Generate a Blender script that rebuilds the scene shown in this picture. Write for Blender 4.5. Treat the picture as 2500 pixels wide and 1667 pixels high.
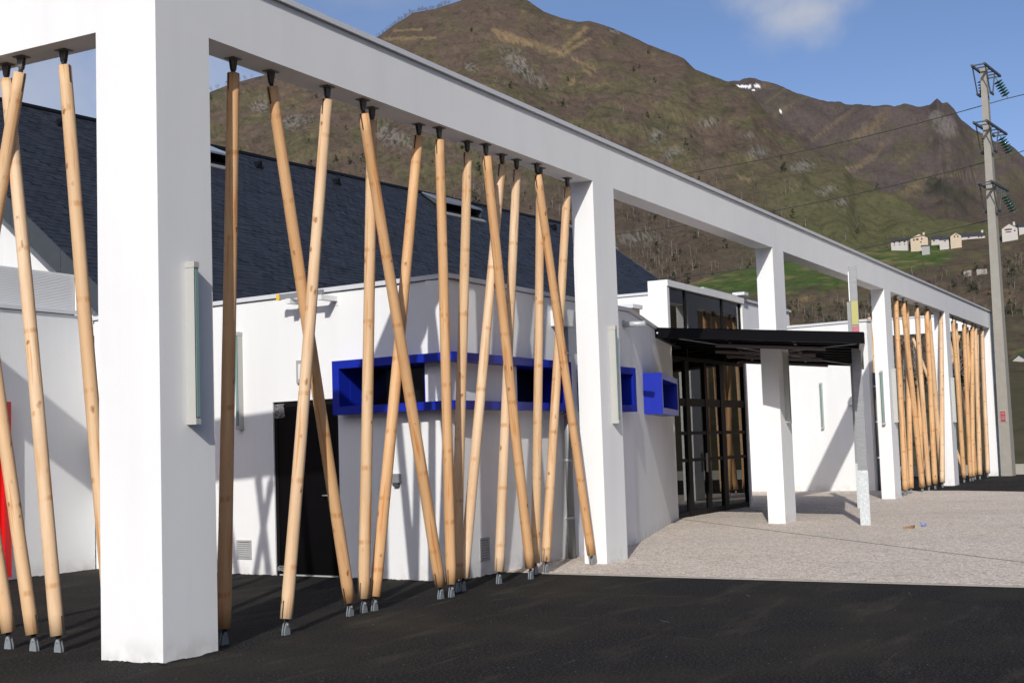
import bpy, bmesh, math, random
import numpy as np
from mathutils import Vector, Matrix

for o in list(bpy.data.objects):
    bpy.data.objects.remove(o, do_unlink=True)
scene = bpy.context.scene
COL = scene.collection
rad = math.radians
rnd = random.Random(7)

# ------------------------------------------------------------------ camera
CAM = Vector((-7.90472, -7.44342, 1.6))
YAW, PITCH, ROLL = 0.49627, 0.07759, -0.03306
cd = bpy.data.cameras.new('camera'); cam = bpy.data.objects.new('camera', cd); COL.objects.link(cam)
f = Vector((math.cos(PITCH)*math.cos(YAW), math.cos(PITCH)*math.sin(YAW), math.sin(PITCH)))
r = Vector((math.sin(YAW), -math.cos(YAW), 0)); u = r.cross(f)
r2 = math.cos(ROLL)*r + math.sin(ROLL)*u; u2 = -math.sin(ROLL)*r + math.cos(ROLL)*u
M = Matrix(((r2.x, u2.x, -f.x, CAM.x), (r2.y, u2.y, -f.y, CAM.y), (r2.z, u2.z, -f.z, CAM.z), (0, 0, 0, 1)))
cam.matrix_world = M
cd.sensor_width = 36; cd.lens = 3258.92/2500*36; cd.clip_start = 0.1; cd.clip_end = 20000
scene.camera = cam
scene.render.resolution_x = 1024; scene.render.resolution_y = 682

# ------------------------------------------------------------------ sky and sun
SUN_AZ, SUN_EL = 199.8, 30.25          # world azimuth of the sun (from +X, counter-clockwise)
w = bpy.data.worlds.new('World'); scene.world = w; w.use_nodes = True
nt = w.node_tree; nt.nodes.clear()
out = nt.nodes.new('ShaderNodeOutputWorld'); bg = nt.nodes.new('ShaderNodeBackground')
sky = nt.nodes.new('ShaderNodeTexSky'); sky.sky_type = 'NISHITA'; sky.sun_disc = False
sky.sun_elevation = rad(SUN_EL); sky.sun_rotation = rad(90 - SUN_AZ)
sky.altitude = 700; sky.air_density = 0.5; sky.dust_density = 2.5; sky.ozone_density = 2.0
tc = nt.nodes.new('ShaderNodeTexCoord')
mp = nt.nodes.new('ShaderNodeMapping'); mp.inputs['Scale'].default_value = (1, 1, 2.2); mp.inputs['Location'].default_value = (0.31, 0.1, 0.0)
nz = nt.nodes.new('ShaderNodeTexNoise'); nz.inputs['Scale'].default_value = 3.1; nz.inputs['Detail'].default_value = 9; nz.inputs['Roughness'].default_value = 0.55
nz.inputs['Distortion'].default_value = 0.25
cr = nt.nodes.new('ShaderNodeValToRGB'); cr.color_ramp.elements[0].position = 0.47; cr.color_ramp.elements[1].position = 0.72
mx = nt.nodes.new('ShaderNodeMixRGB'); mx.inputs[2].default_value = (3.3, 3.4, 3.7, 1)
def dirn(az, el):
    return (math.cos(rad(el))*math.cos(rad(az)), math.cos(rad(el))*math.sin(rad(az)), math.sin(rad(el)))
def cloud(az, el, inner, outer, amt):
    vd = nt.nodes.new('ShaderNodeVectorMath'); vd.operation = 'DISTANCE'; vd.inputs[1].default_value = dirn(az, el)
    wn = nt.nodes.new('ShaderNodeVectorMath'); wn.operation = 'MULTIPLY_ADD'
    nn = nt.nodes.new('ShaderNodeTexNoise'); nn.inputs['Scale'].default_value = 11; nn.inputs['Detail'].default_value = 6
    nt.links.new(tc.outputs['Generated'], nn.inputs['Vector'])
    wn.inputs[1].default_value = (.13, .13, .13)
    nt.links.new(nn.outputs['Color'], wn.inputs[0]); nt.links.new(tc.outputs['Generated'], wn.inputs[2])
    sb = nt.nodes.new('ShaderNodeVectorMath'); sb.operation = 'SUBTRACT'; sb.inputs[1].default_value = (.065, .065, .065)
    nt.links.new(wn.outputs[0], sb.inputs[0]); nt.links.new(sb.outputs[0], vd.inputs[0])
    mr = nt.nodes.new('ShaderNodeMapRange'); mr.interpolation_type = 'SMOOTHSTEP'
    mr.inputs['From Min'].default_value = outer; mr.inputs['From Max'].default_value = inner; mr.inputs['To Max'].default_value = amt
    nt.links.new(vd.outputs['Value'], mr.inputs['Value'])
    return mr.outputs[0]
def vmax(a, b):
    m = nt.nodes.new('ShaderNodeMath'); m.operation = 'MAXIMUM'
    nt.links.new(a, m.inputs[0]); nt.links.new(b, m.inputs[1]); return m.outputs[0]
L = nt.links
L.new(tc.outputs['Generated'], mp.inputs['Vector']); L.new(mp.outputs[0], nz.inputs['Vector']); L.new(nz.outputs['Fac'], cr.inputs['Fac'])
cm = nt.nodes.new('ShaderNodeMath'); cm.operation = 'MULTIPLY'; cm.inputs[1].default_value = 0.10
L.new(cr.outputs['Color'], cm.inputs[0])
acc = cm.outputs[0]
for c in ((16.0, 17.7, .0, .056, .9), (14.9, 18.9, .0, .055, .85), (17.3, 18.9, .0, .045, .7), (42.5, 16.6, .0, .10, .75), (47.0, 14.5, .01, .09, .65), (52, 18, .0, .12, .7), (36, 23, .0, .12, .6), (5, 24, .0, .12, .6)):
    acc = vmax(acc, cloud(*c))
L.new(acc, mx.inputs[0]); L.new(sky.outputs[0], mx.inputs[1]); L.new(mx.outputs[0], bg.inputs['Color'])
bg.inputs['Strength'].default_value = 0.15
L.new(bg.outputs[0], out.inputs['Surface'])

sd = bpy.data.lights.new('sun', 'SUN'); sd.energy = 3.3; sd.angle = rad(0.53); sd.color = (1.0, 0.965, 0.91)
sun = bpy.data.objects.new('sun', sd); COL.objects.link(sun)
sun.rotation_euler = Vector(dirn(SUN_AZ, SUN_EL)).to_track_quat('Z', 'Y').to_euler()
sun.location = (-20, -20, 30)

scene.render.engine = 'CYCLES'
vs = scene.view_settings; vs.view_transform = 'Standard'; vs.look = 'None'; vs.exposure = 0.14; vs.gamma = 1.0; vs.use_curve_mapping = False
scene.cycles.max_bounces = 8; scene.cycles.transparent_max_bounces = 12

# ------------------------------------------------------------------ materials
class NM:
    def __init__(s, name):
        s.m = bpy.data.materials.new(name); s.m.use_nodes = True
        s.t = s.m.node_tree; s.b = s.t.nodes['Principled BSDF']; s.tc = None
    def n(s, kind, **kw):
        x = s.t.nodes.new('ShaderNode'+kind)
        for k, v in kw.items():
            if k in x.inputs: x.inputs[k].default_value = v
            else: setattr(x, k, v)
        return x
    def l(s, a, b): s.t.links.new(a, b)
    def co(s, which='Object', scale=(1, 1, 1)):
        if s.tc is None: s.tc = s.n('TexCoord')
        m = s.n('Mapping'); m.inputs['Scale'].default_value = scale
        s.l(s.tc.outputs[which], m.inputs['Vector']); return m.outputs[0]
    def world(s, scale=(1, 1, 1)):
        g = s.n('NewGeometry'); m = s.n('Mapping'); m.inputs['Scale'].default_value = scale
        s.l(g.outputs['Position'], m.inputs['Vector']); return m.outputs[0]
    def noise(s, vec, scale, detail=4, rough=.55):
        x = s.n('TexNoise'); x.inputs['Scale'].default_value = scale; x.inputs['Detail'].default_value = detail; x.inputs['Roughness'].default_value = rough
        s.l(vec, x.inputs['Vector']); return x.outputs['Fac']
    def ramp(s, fac, pts):
        x = s.n('ValToRGB'); e = x.color_ramp.elements
        while len(e) < len(pts): e.new(.5)
        for i, (p, c) in enumerate(pts):
            e[i].position = p; e[i].color = (c, c, c, 1) if not hasattr(c, '__len__') else (*c, 1)
        s.l(fac, x.inputs['Fac']); return x.outputs['Color']
    def mix(s, a, b, fac, mode='MIX'):
        x = s.n('MixRGB', blend_type=mode)
        for i, v in ((0, fac), (1, a), (2, b)):
            if hasattr(v, 'is_linked') or hasattr(v, 'links'): s.l(v, x.inputs[i])
            elif hasattr(v, '__len__'): x.inputs[i].default_value = (*v, 1)
            else: x.inputs[i].default_value = v
        return x.outputs[0]
    def bump(s, h, strength=.3, dist=.01):
        x = s.n('Bump'); x.inputs['Strength'].default_value = strength; x.inputs['Distance'].default_value = dist
        s.l(h, x.inputs['Height']); s.l(x.outputs[0], s.b.inputs['Normal'])
    def col(s, c):
        if hasattr(c, '__len__') and not hasattr(c, 'links'): s.b.inputs['Base Color'].default_value = (*c, 1)
        else: s.l(c, s.b.inputs['Base Color'])
    def set(s, **kw):
        for k, v in kw.items(): s.b.inputs[k.replace('_', ' ')].default_value = v
        return s

def simple(name, c, rough=.6, metal=0., var=.12, scale=6, spec=.5):
    k = NM(name); v = k.world()
    n = k.noise(v, scale, 5)
    k.col(k.mix(tuple(x*(1-var) for x in c), tuple(min(1, x*(1+var)) for x in c), n))
    k.set(Roughness=rough, Metallic=metal, Specular_IOR_Level=spec); return k.m

def plaster(name, c):
    k = NM(name); v = k.world()
    a = k.noise(v, 90, 3, .6); b = k.noise(v, .9, 5); d = k.noise(k.world((1.2, 1.2, .12)), 2.2, 5)
    base = k.mix(tuple(x*.955 for x in c), c, k.ramp(b, [(.3, 0), (.7, 1)]))
    base = k.mix(base, tuple(x*.90 for x in c), k.ramp(d, [(.48, 0), (.75, .6)]))
    # splash dirt just above the ground
    g = k.n('NewGeometry'); sp = k.n('SeparateXYZ'); k.l(g.outputs['Position'], sp.inputs[0])
    mr = k.n('MapRange'); mr.inputs['From Min'].default_value = .0; mr.inputs['From Max'].default_value = .22; mr.inputs['To Min'].default_value = .42; mr.inputs['To Max'].default_value = 0
    k.l(sp.outputs['Z'], mr.inputs['Value'])
    sm = k.n('Math', operation='MULTIPLY'); k.l(mr.outputs[0], sm.inputs[0]); k.l(k.ramp(k.noise(v, 5, 6), [(.4, 0), (.62, 1)]), sm.inputs[1])
    base = k.mix(base, (.36, .33, .29), sm.outputs[0])
    k.col(base); k.set(Roughness=.9, Specular_IOR_Level=.2); k.bump(a, .35, .005); return k.m

M_PLASTER = plaster('white_plaster', (.785, .79, .785))
M_COPING = simple('coping_metal', (.60, .61, .63), .45, .0, .05)
M_GALV = NM('galvanised_steel')
def _galv(k):
    v = k.co('Object'); vo = k.n('TexVoronoi'); vo.inputs['Scale'].default_value = 70; k.l(k.world(), vo.inputs['Vector'])
    k.col(k.mix((.36, .39, .40), (.62, .65, .66), vo.outputs['Color'])); k.set(Roughness=.5, Metallic=.25)
_galv(M_GALV); M_GALV = M_GALV.m
M_DARKSTEEL = simple('dark_zinc', (.075, .085, .095), .5, .3, .2)
M_BLACK = simple('black_steel', (.006, .006, .007), .5, 0, .2, 6, .12)
M_BLACKDOOR = simple('black_door_paint', (.003, .003, .0035), .35, 0, .3, 3, .10)
M_ALU = simple('light_aluminium', (.44, .44, .41), .5, .1, .05)
M_GREYALU = simple('grey_aluminium', (.28, .29, .30), .45, .3, .1)
M_YELLOW = simple('yellow_plastic', (.80, .48, .03), .5)
M_BLUE = simple('blue_lacquer', (.008, .022, .33), .35, 0, .06, 3, .25)
M_RED = simple('red_lacquer', (.62, .008, .01), .4, 0, .06, 3, .4)
M_VENT = simple('vent_grey', (.35, .36, .36), .55)
M_WHITEMETAL = simple('white_metal', (.74, .74, .73), .45)
M_CONCRETE = simple('concrete', (.34, .32, .28), .85, 0, .2, 8)
M_POLECONC = simple('pole_concrete', (.30, .285, .25), .9, 0, .16, 4)
M_GREENGLASS = simple('green_insulator_glass', (.004, .055, .04), .08, 0, .1, 4, .8)
M_WIRE = simple('wire', (.05, .05, .05), .5)
M_INTERIOR = simple('dark_interior', (.05, .045, .04), .9)
M_STONE = simple('rubble_stone', (.30, .28, .25), .9, 0, .35, 1.2)
M_DARKPANE = NM('dark_window_pane').set(Roughness=.06, Specular_IOR_Level=.35); M_DARKPANE.col((.006, .006, .008)); M_DARKPANE = M_DARKPANE.m
M_FIXGLASS = NM('lamp_glass').set(Roughness=.12, Specular_IOR_Level=.6); M_FIXGLASS.col((.20, .32, .31)); M_FIXGLASS = M_FIXGLASS.m
M_PLASTIC = NM('plastic_film').set(Roughness=.08, Specular_IOR_Level=.9, Alpha=.35); M_PLASTIC.col((.5, .5, .5)); M_PLASTIC = M_PLASTIC.m

def glass(name, tint, ior=1.45):
    m = bpy.data.materials.new(name); m.use_nodes = True; t = m.node_tree; t.nodes.clear()
    o = t.nodes.new('ShaderNodeOutputMaterial'); x = t.nodes.new('ShaderNodeMixShader'); fr = t.nodes.new('ShaderNodeFresnel'); fr.inputs['IOR'].default_value = ior
    a = t.nodes.new('ShaderNodeBsdfTransparent'); a.inputs['Color'].default_value = (*tint, 1)
    g = t.nodes.new('ShaderNodeBsdfGlossy'); g.inputs['Roughness'].default_value = .004; g.inputs['Color'].default_value = (.95, .95, .93, 1)
    t.links.new(fr.outputs[0], x.inputs[0]); t.links.new(a.outputs[0], x.inputs[1]); t.links.new(g.outputs[0], x.inputs[2]); t.links.new(x.outputs[0], o.inputs[0])
    return m
M_GLASS = glass('entrance_glass', (.36, .35, .32), 1.85)
M_PINKGLASS = glass('pink_tinted_glass', (.11, .022, .038)); M_YELGLASS = glass('yellow_tinted_glass', (.10, .07, .02)); M_SMOKE = glass('smoked_glass', (.025, .014, .012))
def colglass(name, c):
    k = NM(name); k.col(c); k.set(Roughness=.15); k.b.inputs['Transmission Weight'].default_value = .35
    n = k.noise(k.world(), 9, 3); k.bump(n, .3, .01); return k.m
M_FINYEL = colglass('yellow_fin_glass', (.66, .63, .26)); M_FINPINK = colglass('pink_fin_glass', (.70, .24, .28))

def wood():
    k = NM('larch_log'); oi = k.n('ObjectInfo')
    off = k.n('VectorMath', operation='MULTIPLY_ADD'); cmb = k.n('CombineXYZ')
    k.l(oi.outputs['Random'], cmb.inputs['X']); k.l(oi.outputs['Random'], cmb.inputs['Z'])
    tcn = k.n('TexCoord'); off.inputs[1].default_value = (37, 0, 53)
    k.l(cmb.outputs[0], off.inputs[0]); k.l(tcn.outputs['Object'], off.inputs[2]); base = off.outputs[0]
    def sc(v, s):
        m = k.n('Mapping'); m.inputs['Scale'].default_value = s; k.l(v, m.inputs['Vector']); return m.outputs[0]
    grain = k.noise(sc(base, (60, 60, 1.6)), 1.5, 5, .6)
    broad = k.noise(sc(base, (6, 6, .9)), 1.3, 4)
    fibre = k.noise(sc(base, (14, 14, .55)), 2.2, 3)
    c = k.mix((.575, .40, .25), (.68, .515, .355), k.ramp(broad, [(.35, 0), (.65, 1)]))
    c = k.mix(c, (.56, .33, .15), k.ramp(grain, [(.5, 0), (.75, .5)]))
    c = k.mix(c, (.50, .225, .06), k.ramp(fibre, [(.585, 0), (.68, .8)]))
    # knots: irregular stretched cells along the trunk, only some of them dark
    vo = k.n('TexVoronoi'); vo.inputs['Scale'].default_value = 1.0; vo.inputs['Randomness'].default_value = 1.0
    wv = k.n('VectorMath', operation='ADD'); wn = k.n('TexNoise'); wn.inputs['Scale'].default_value = 11; wn.inputs['Detail'].default_value = 3
    k.l(base, wn.inputs['Vector']); ws = k.n('VectorMath', operation='SCALE'); ws.inputs['Scale'].default_value = .5; k.l(wn.outputs['Color'], ws.inputs[0])
    k.l(sc(base, (9.5, 9.5, 4.6)), wv.inputs[0]); k.l(ws.outputs[0], wv.inputs[1]); k.l(wv.outputs[0], vo.inputs['Vector'])
    kn = k.ramp(vo.outputs['Distance'], [(.06, 1), (.12, .6), (.18, 0)])
    sel = k.n('SeparateColor'); k.l(vo.outputs['Color'], sel.inputs[0])
    kf = k.n('Math', operation='MULTIPLY'); k.l(kn, kf.inputs[0]); k.l(k.ramp(sel.outputs['Red'], [(.3, .15), (.55, .95)]), kf.inputs[1]); kn = kf.outputs[0]
    c = k.mix(c, (.27, .11, .03), kn)
    # branch whorls: faint, broken rings at uneven spacing
    wv2 = k.n('TexWave', wave_type='BANDS', bands_direction='Z'); wv2.inputs['Scale'].default_value = .42; wv2.inputs['Distortion'].default_value = 5; wv2.inputs['Detail'].default_value = 2; wv2.inputs['Detail Scale'].default_value = .35
    k.l(sc(base, (1.2, 1.2, 1)), wv2.inputs['Vector'])
    rg = k.n('Math', operation='MULTIPLY'); k.l(k.ramp(wv2.outputs['Fac'], [(.985, 0), (.999, .7)]), rg.inputs[0]); k.l(k.ramp(k.noise(sc(base, (22, 22, 2)), 1.0, 3), [(.42, 0), (.58, 1)]), rg.inputs[1])
    c = k.mix(c, (.45, .22, .08), rg.outputs[0])
    tone = oi.outputs['Color']
    c = k.mix(c, tone, 1.0, 'MULTIPLY')
    k.col(c); k.set(Roughness=.62, Specular_IOR_Level=.3)
    hb = k.n('Math', operation='ADD'); k.l(broad, hb.inputs[0]); k.l(kn, hb.inputs[1])
    k.bump(hb.outputs[0], .35, .012); return k.m
M_WOOD = wood()

def slate():
    k = NM('slate'); v = k.co('Object')
    br = k.n('TexBrick'); br.inputs['Scale'].default_value = 1; br.inputs['Brick Width'].default_value = .24; br.inputs['Row Height'].default_value = 50; br.inputs['Mortar Size'].default_value = .0
    n1 = k.noise(k.world((3.2, 3.2, 12)), 1.2, 3); n2 = k.noise(k.world(), .35, 4)
    vo = k.n('TexVoronoi'); vo.inputs['Scale'].default_value = 1; k.l(k.world((4.4, 1.2, 7.2)), vo.inputs['Vector'])
    c = k.mix((.012, .0145, .021), (.030, .035, .047), vo.outputs['Color'])
    c = k.mix(c, (.008, .010, .014), k.ramp(n1, [(.5, 0), (.75, .8)])); c = k.mix(c, (.026, .032, .045), k.ramp(n2, [(.4, 0), (.8, .5)]))
    k.col(c); k.set(Roughness=.55, Specular_IOR_Level=.35); return k.m
M_SLATE = slate()

def asphalt():
    k = NM('asphalt'); v = k.world()
    a = k.noise(v, 110, 3, .75); a2 = k.noise(v, 46, 2, .8); b = k.noise(v, .55, 6, .6); d = k.noise(k.world((.5, 2.2, 1)), 1.1, 6, .65)
    vo = k.n('TexVoronoi'); vo.inputs['Scale'].default_value = 85; k.l(v, vo.inputs['Vector'])
    c = k.mix((.0035, .0035, .0042), (.0105, .0105, .0115), k.ramp(a, [(.35, 0), (.65, 1)]))
    c = k.mix(c, (.062, .057, .049), k.ramp(a2, [(.50, 0), (.66, .9)]))
    c = k.mix(c, (.036, .031, .022), k.ramp(b, [(.46, 0), (.68, .6)]))
    c = k.mix(c, (.075, .064, .046), k.ramp(d, [(.54, 0), (.76, .6)]))
    sp = k.n('TexVoronoi'); sp.inputs['Scale'].default_value = 7.5; k.l(v, sp.inputs['Vector'])
    c = k.mix(c, (.30, .29, .27), k.ramp(sp.outputs['Distance'], [(.035, .9), (.05, 0)]))
    # dusty tyre scuffs lying roughly along the forecourt
    sc = k.noise(k.world((.35, 6.5, 1)), 1.0, 4, .6)
    c = k.mix(c, (.13, .11, .08), k.ramp(sc, [(.665, 0), (.74, .6)]))
    k.col(c); k.set(Roughness=.92, Specular_IOR_Level=.12); k.bump(a, .5, .006); return k.m
M_ASPHALT = asphalt()

def gravel():
    k = NM('exposed_aggregate'); v = k.world()
    vo = k.n('TexVoronoi'); vo.inputs['Scale'].default_value = 50; k.l(v, vo.inputs['Vector'])
    vb = k.n('TexVoronoi'); vb.inputs['Scale'].default_value = 19; k.l(v, vb.inputs['Vector'])
    sh = k.n('SeparateColor'); k.l(vo.outputs['Color'], sh.inputs[0])
    c = k.ramp(sh.outputs['Red'], [(0, (.36, .285, .23)), (.3, (.54, .445, .365)), (.6, (.66, .58, .49)), (.85, (.79, .73, .645)), (1, (.19, .165, .15))])
    sb = k.n('SeparateColor'); k.l(vb.outputs['Color'], sb.inputs[0])
    c = k.mix(c, (.19, .155, .14), k.ramp(sb.outputs['Green'], [(.84, 0), (.88, .38)]))
    c = k.mix(c, (.62, .57, .52), k.ramp(sb.outputs['Blue'], [(.84, 0), (.88, .4)]))
    c = k.mix(c, (.33, .30, .27), k.ramp(k.noise(v, .45, 6), [(.5, 0), (.8, .45)]))
    k.col(c); k.set(Roughness=.85, Specular_IOR_Level=.25)
    k.bump(vo.outputs['Distance'], .7, -.009); return k.m
M_GRAVEL = gravel()

def terrain_mat():
    k = NM('hillside_cover'); at = k.n('Attribute'); at.attribute_name = 'cover'
    v = k.world(); a = k.noise(v, .09, 8, .68); b = k.noise(v, .35, 6, .7)
    vo = k.n('TexVoronoi'); vo.inputs['Scale'].default_value = .16; k.l(v, vo.inputs['Vector'])
    c = k.mix(at.outputs['Color'], k.ramp(a, [(.3, (.82, .81, .82)), (.7, (1.18, 1.17, 1.13))]), 1.0, 'MULTIPLY')
    c = k.mix(c, k.ramp(b, [(.3, .75), (.7, 1.25)]), .7, 'MULTIPLY')
    c = k.mix(c, k.ramp(vo.outputs['Distance'], [(.15, .55), (.4, 1.05)]), .45, 'MULTIPLY')
    k.col(c); k.set(Roughness=.95, Specular_IOR_Level=.05); k.bump(b, .5, 1.0); return k.m
M_TERRAIN = terrain_mat()
def attr_mat(name, rough=.9):
    k = NM(name); at = k.n('Attribute'); at.attribute_name = 'cover'; k.col(at.outputs['Color']); k.set(Roughness=rough, Specular_IOR_Level=.1); return k.m
M_TREES = attr_mat('bare_wood')
M_BARK = simple('grey_bark', (.21, .19, .165), .95, 0, .3, 2); M_TWIG = simple('brown_twigs', (.105, .088, .075), .95, 0, .3, 2)
M_EVERGREEN = simple('dark_evergreen', (.022, .03, .016), .95, 0, .4, 1)
M_GRASS = simple('rough_grass', (.055, .062, .026), .95, 0, .5, .4)
M_CREAM = simple('cream_render', (.47, .39, .285), .9, 0, .2, 1.5); M_FARWHITE = simple('white_render', (.44, .42, .39), .9, 0, .2, 1.5); M_FARSLATE = simple('far_slate', (.035, .038, .045), .7)
M_BROWNROOF = simple('brown_roof', (.10, .05, .04), .8); M_GREYWALL = simple('grey_render', (.30, .30, .29), .9); M_SHUTTER = simple('brown_shutter', (.14, .06, .035), .8)

# ------------------------------------------------------------------ helpers
def NB(): return bmesh.new()
def bx(bm, x0, x1, y0, y1, z0, z1):
    v = [bm.verts.new(p) for p in ((x0,y0,z0),(x1,y0,z0),(x1,y1,z0),(x0,y1,z0),(x0,y0,z1),(x1,y0,z1),(x1,y1,z1),(x0,y1,z1))]
    for q in ((3,2,1,0),(4,5,6,7),(0,1,5,4),(1,2,6,5),(2,3,7,6),(3,0,4,7)): bm.faces.new([v[i] for i in q])
def prism(bm, pts, z0, z1):
    a = [bm.verts.new((p[0], p[1], z0 if not hasattr(z0, '__len__') else z0[i])) for i, p in enumerate(pts)]
    b = [bm.verts.new((p[0], p[1], z1 if not hasattr(z1, '__len__') else z1[i])) for i, p in enumerate(pts)]
    bm.faces.new(a[::-1]); bm.faces.new(b)
    for i in range(len(a)):
        j = (i+1) % len(a); bm.faces.new((a[i], a[j], b[j], b[i]))
def hexa(bm, P):
    v = [bm.verts.new(p) for p in P]
    for q in ((3,2,1,0),(4,5,6,7),(0,1,5,4),(1,2,6,5),(2,3,7,6),(3,0,4,7)): bm.faces.new([v[i] for i in q])
class Fr:
    """local frame: s along a wall, d outwards, z up"""
    def __init__(self, P0, P1, out=1):
        self.o = Vector((P0[0], P0[1], 0)); d = Vector((P1[0]-P0[0], P1[1]-P0[1], 0)); self.len = d.length; self.e = d.normalized()
        self.n = Vector((self.e.y, -self.e.x, 0))*out
    def p(self, s, d, z): return self.o + self.e*s + self.n*d + Vector((0, 0, z))
    def box(self, bm, s0, s1, d0, d1, z0, z1):
        if d0 < d1: a, b = d1, d0
        else: a, b = d0, d1
        P = [self.p(s0,a,z0), self.p(s1,a,z0), self.p(s1,b,z0), self.p(s0,b,z0), self.p(s0,a,z1), self.p(s1,a,z1), self.p(s1,b,z1), self.p(s0,b,z1)]
        hexa(bm, P)
    def wall(self, bm, s0, s1, z0, z1, th, holes=()):
        ss = sorted(set([s0, s1]+[h[0] for h in holes]+[h[1] for h in holes])); zs = sorted(set([z0, z1]+[h[2] for h in holes]+[h[3] for h in holes]))
        for i in range(len(ss)-1):
            run = None
            for j in range(len(zs)-1):
                a, b = (ss[i]+ss[i+1])/2, (zs[j]+zs[j+1])/2
                solid = not any(h[0] < a < h[1] and h[2] < b < h[3] for h in holes)
                if solid:
                    if run is None: run = zs[j]
                if (not solid or j == len(zs)-2) and run is not None:
                    self.box(bm, ss[i], ss[i+1], 0, -th, run, zs[j+1] if solid else zs[j]); run = None
def tube(bm, a, b, ra, rb=None, n=12, cap=True):
    a, b = Vector(a), Vector(b); rb = ra if rb is None else rb
    d = (b-a).normalized(); x = d.orthogonal().normalized(); y = d.cross(x)
    A = [bm.verts.new(a+ra*(math.cos(t)*x+math.sin(t)*y)) for t in [2*math.pi*i/n for i in range(n)]]
    B = [bm.verts.new(b+rb*(math.cos(t)*x+math.sin(t)*y)) for t in [2*math.pi*i/n for i in range(n)]]
    for i in range(n):
        fc = bm.faces.new((A[i], A[(i+1)%n], B[(i+1)%n], B[i])); fc.smooth = n > 6
    if cap: bm.faces.new(A[::-1]); bm.faces.new(B)
def mesh_from(bm, name):
    bmesh.ops.recalc_face_normals(bm, faces=bm.faces)
    me = bpy.data.meshes.new(name); bm.to_mesh(me); bm.free(); return me
def thing(name, label, cat, loc=(0, 0, 0), group=None, rotz=0):
    o = bpy.data.objects.new(name, None); COL.objects.link(o); o.location = loc; o.rotation_euler = (0, 0, rotz); o.empty_display_size = .2
    o['label'] = label; o['category'] = cat
    if group: o['group'] = group
    return o
def root_loc(p):
    v = Vector((0, 0, 0))
    while p is not None: v = v + p.location; p = p.parent
    return v
def obj(name, bm, m, parent=None, local=False, bevel=0):
    """bm in world coordinates unless local"""
    if bevel:
        bmesh.ops.recalc_face_normals(bm, faces=bm.faces)
        bmesh.ops.bevel(bm, geom=list(bm.edges), offset=bevel, segments=2, affect='EDGES', profile=.5)
    me = mesh_from(bm, name) if not isinstance(bm, bpy.types.Mesh) else bm
    if not me.materials: me.materials.append(m)
    o = bpy.data.objects.new(name, me); COL.objects.link(o)
    if parent is not None:
        o.parent = parent
        if not local: me.transform(Matrix.Translation(-root_loc(parent)))
    return o
def tag(o, label=None, cat=None, group=None, kind=None):
    if label: o['label'] = label
    if cat: o['category'] = cat
    if group: o['group'] = group
    if kind: o['kind'] = kind
    return o
def dup(root, loc, label=None):
    c = root.copy(); COL.objects.link(c); c.location = loc
    if label: c['label'] = label
    for ch in root.children:
        d = ch.copy(); COL.objects.link(d); d.parent = c
        for g in ch.children:
            e = g.copy(); COL.objects.link(e); e.parent = d
    return c
def lerp(a, b, t): return a+(b-a)*t

# value noise in numpy
def vnoise(x, y, seed=0):
    xi = np.floor(x).astype(np.int64); yi = np.floor(y).astype(np.int64); fx = x-xi; fy = y-yi
    def h(a, b):
        n = (a*374761393 + b*668265263 + seed*974711) & 0x7fffffff
        n = ((n ^ (n >> 13))*1274126177) & 0x7fffffff
        return ((n ^ (n >> 16)) & 0xffff)/65535.0
    fx = fx*fx*(3-2*fx); fy = fy*fy*(3-2*fy)
    return (h(xi, yi)*(1-fx)+h(xi+1, yi)*fx)*(1-fy)+(h(xi, yi+1)*(1-fx)+h(xi+1, yi+1)*fx)*fy
def fbm(x, y, oct=5, seed=0, gain=.5):
    s = 0; a = 1; t = 0
    for i in range(oct):
        s = s+a*vnoise(x*2**i, y*2**i, seed+i*17); t += a; a *= gain
    return s/t
def sstep(a, b, x):
    t = np.clip((x-a)/(b-a), 0, 1); return t*t*(3-2*t)

# ------------------------------------------------------------------ terrain
CX, CY = CAM.x, CAM.y
M1 = [(200, 8), (160, 9), (120, 9.5), (90, 10), (70, 10.8), (58, 12), (47.887, 13.111), (44.642, 13.894), (41.055, 15.057), (40.401, 15.338), (39.241, 15.677), (37.81, 16.048), (36.041, 16.73), (33.809, 17.414), (33.155, 17.876), (32.265, 18.365), (31.401, 18.486), (30.205, 18.804), (29.547, 19.127), (28.646, 19.136), (27.931, 18.982), (27.309, 18.762), (26.555, 18.253), (25.777, 17.955), (25.102, 17.774), (24.599, 17.799), (23.964, 17.584), (23.507, 17.409), (22.808, 17.069), (22.182, 16.748), (21.348, 16.378), (20.552, 16.007), (20.099, 15.54), (19.498, 15.263), (18.59, 14.877), (17.763, 14.384), (17.36, 13.792), (16.696, 12.965), (15.819, 12.39), (15.022, 11.702), (14.083, 10.986), (13.674, 10.194), (12.887, 9.676), (11.942, 9.197), (11.114, 8.544), (10.491, 8.126), (8.747, 7.421), (5.714, 6.516), (0, 5)]
M2 = [(40, 12.), (30, 13), (23.668, 13.551), (20.093, 14.53), (18.456, 14.766), (17.986, 14.781), (17.639, 14.787), (17.061, 14.607), (16.671, 14.475), (15.819, 14.052), (14.952, 13.71), (14.338, 13.488), (13.402, 13.386), (12.746, 13.191), (11.435, 13.013), (10.957, 12.784), (10.747, 12.762), (10.484, 12.817), (10.178, 13.064), (9.996, 12.848), (9.798, 12.925), (9.541, 12.653), (9.264, 12.181), (8.862, 11.697), (8.464, 11.443), (7.97, 11.016), (7.723, 10.941), (7.46, 10.637), (7.023, 10.152), (6.151, 9.316), (2.694, 7.527), (-10, 6), (-20, 5)]
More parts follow.
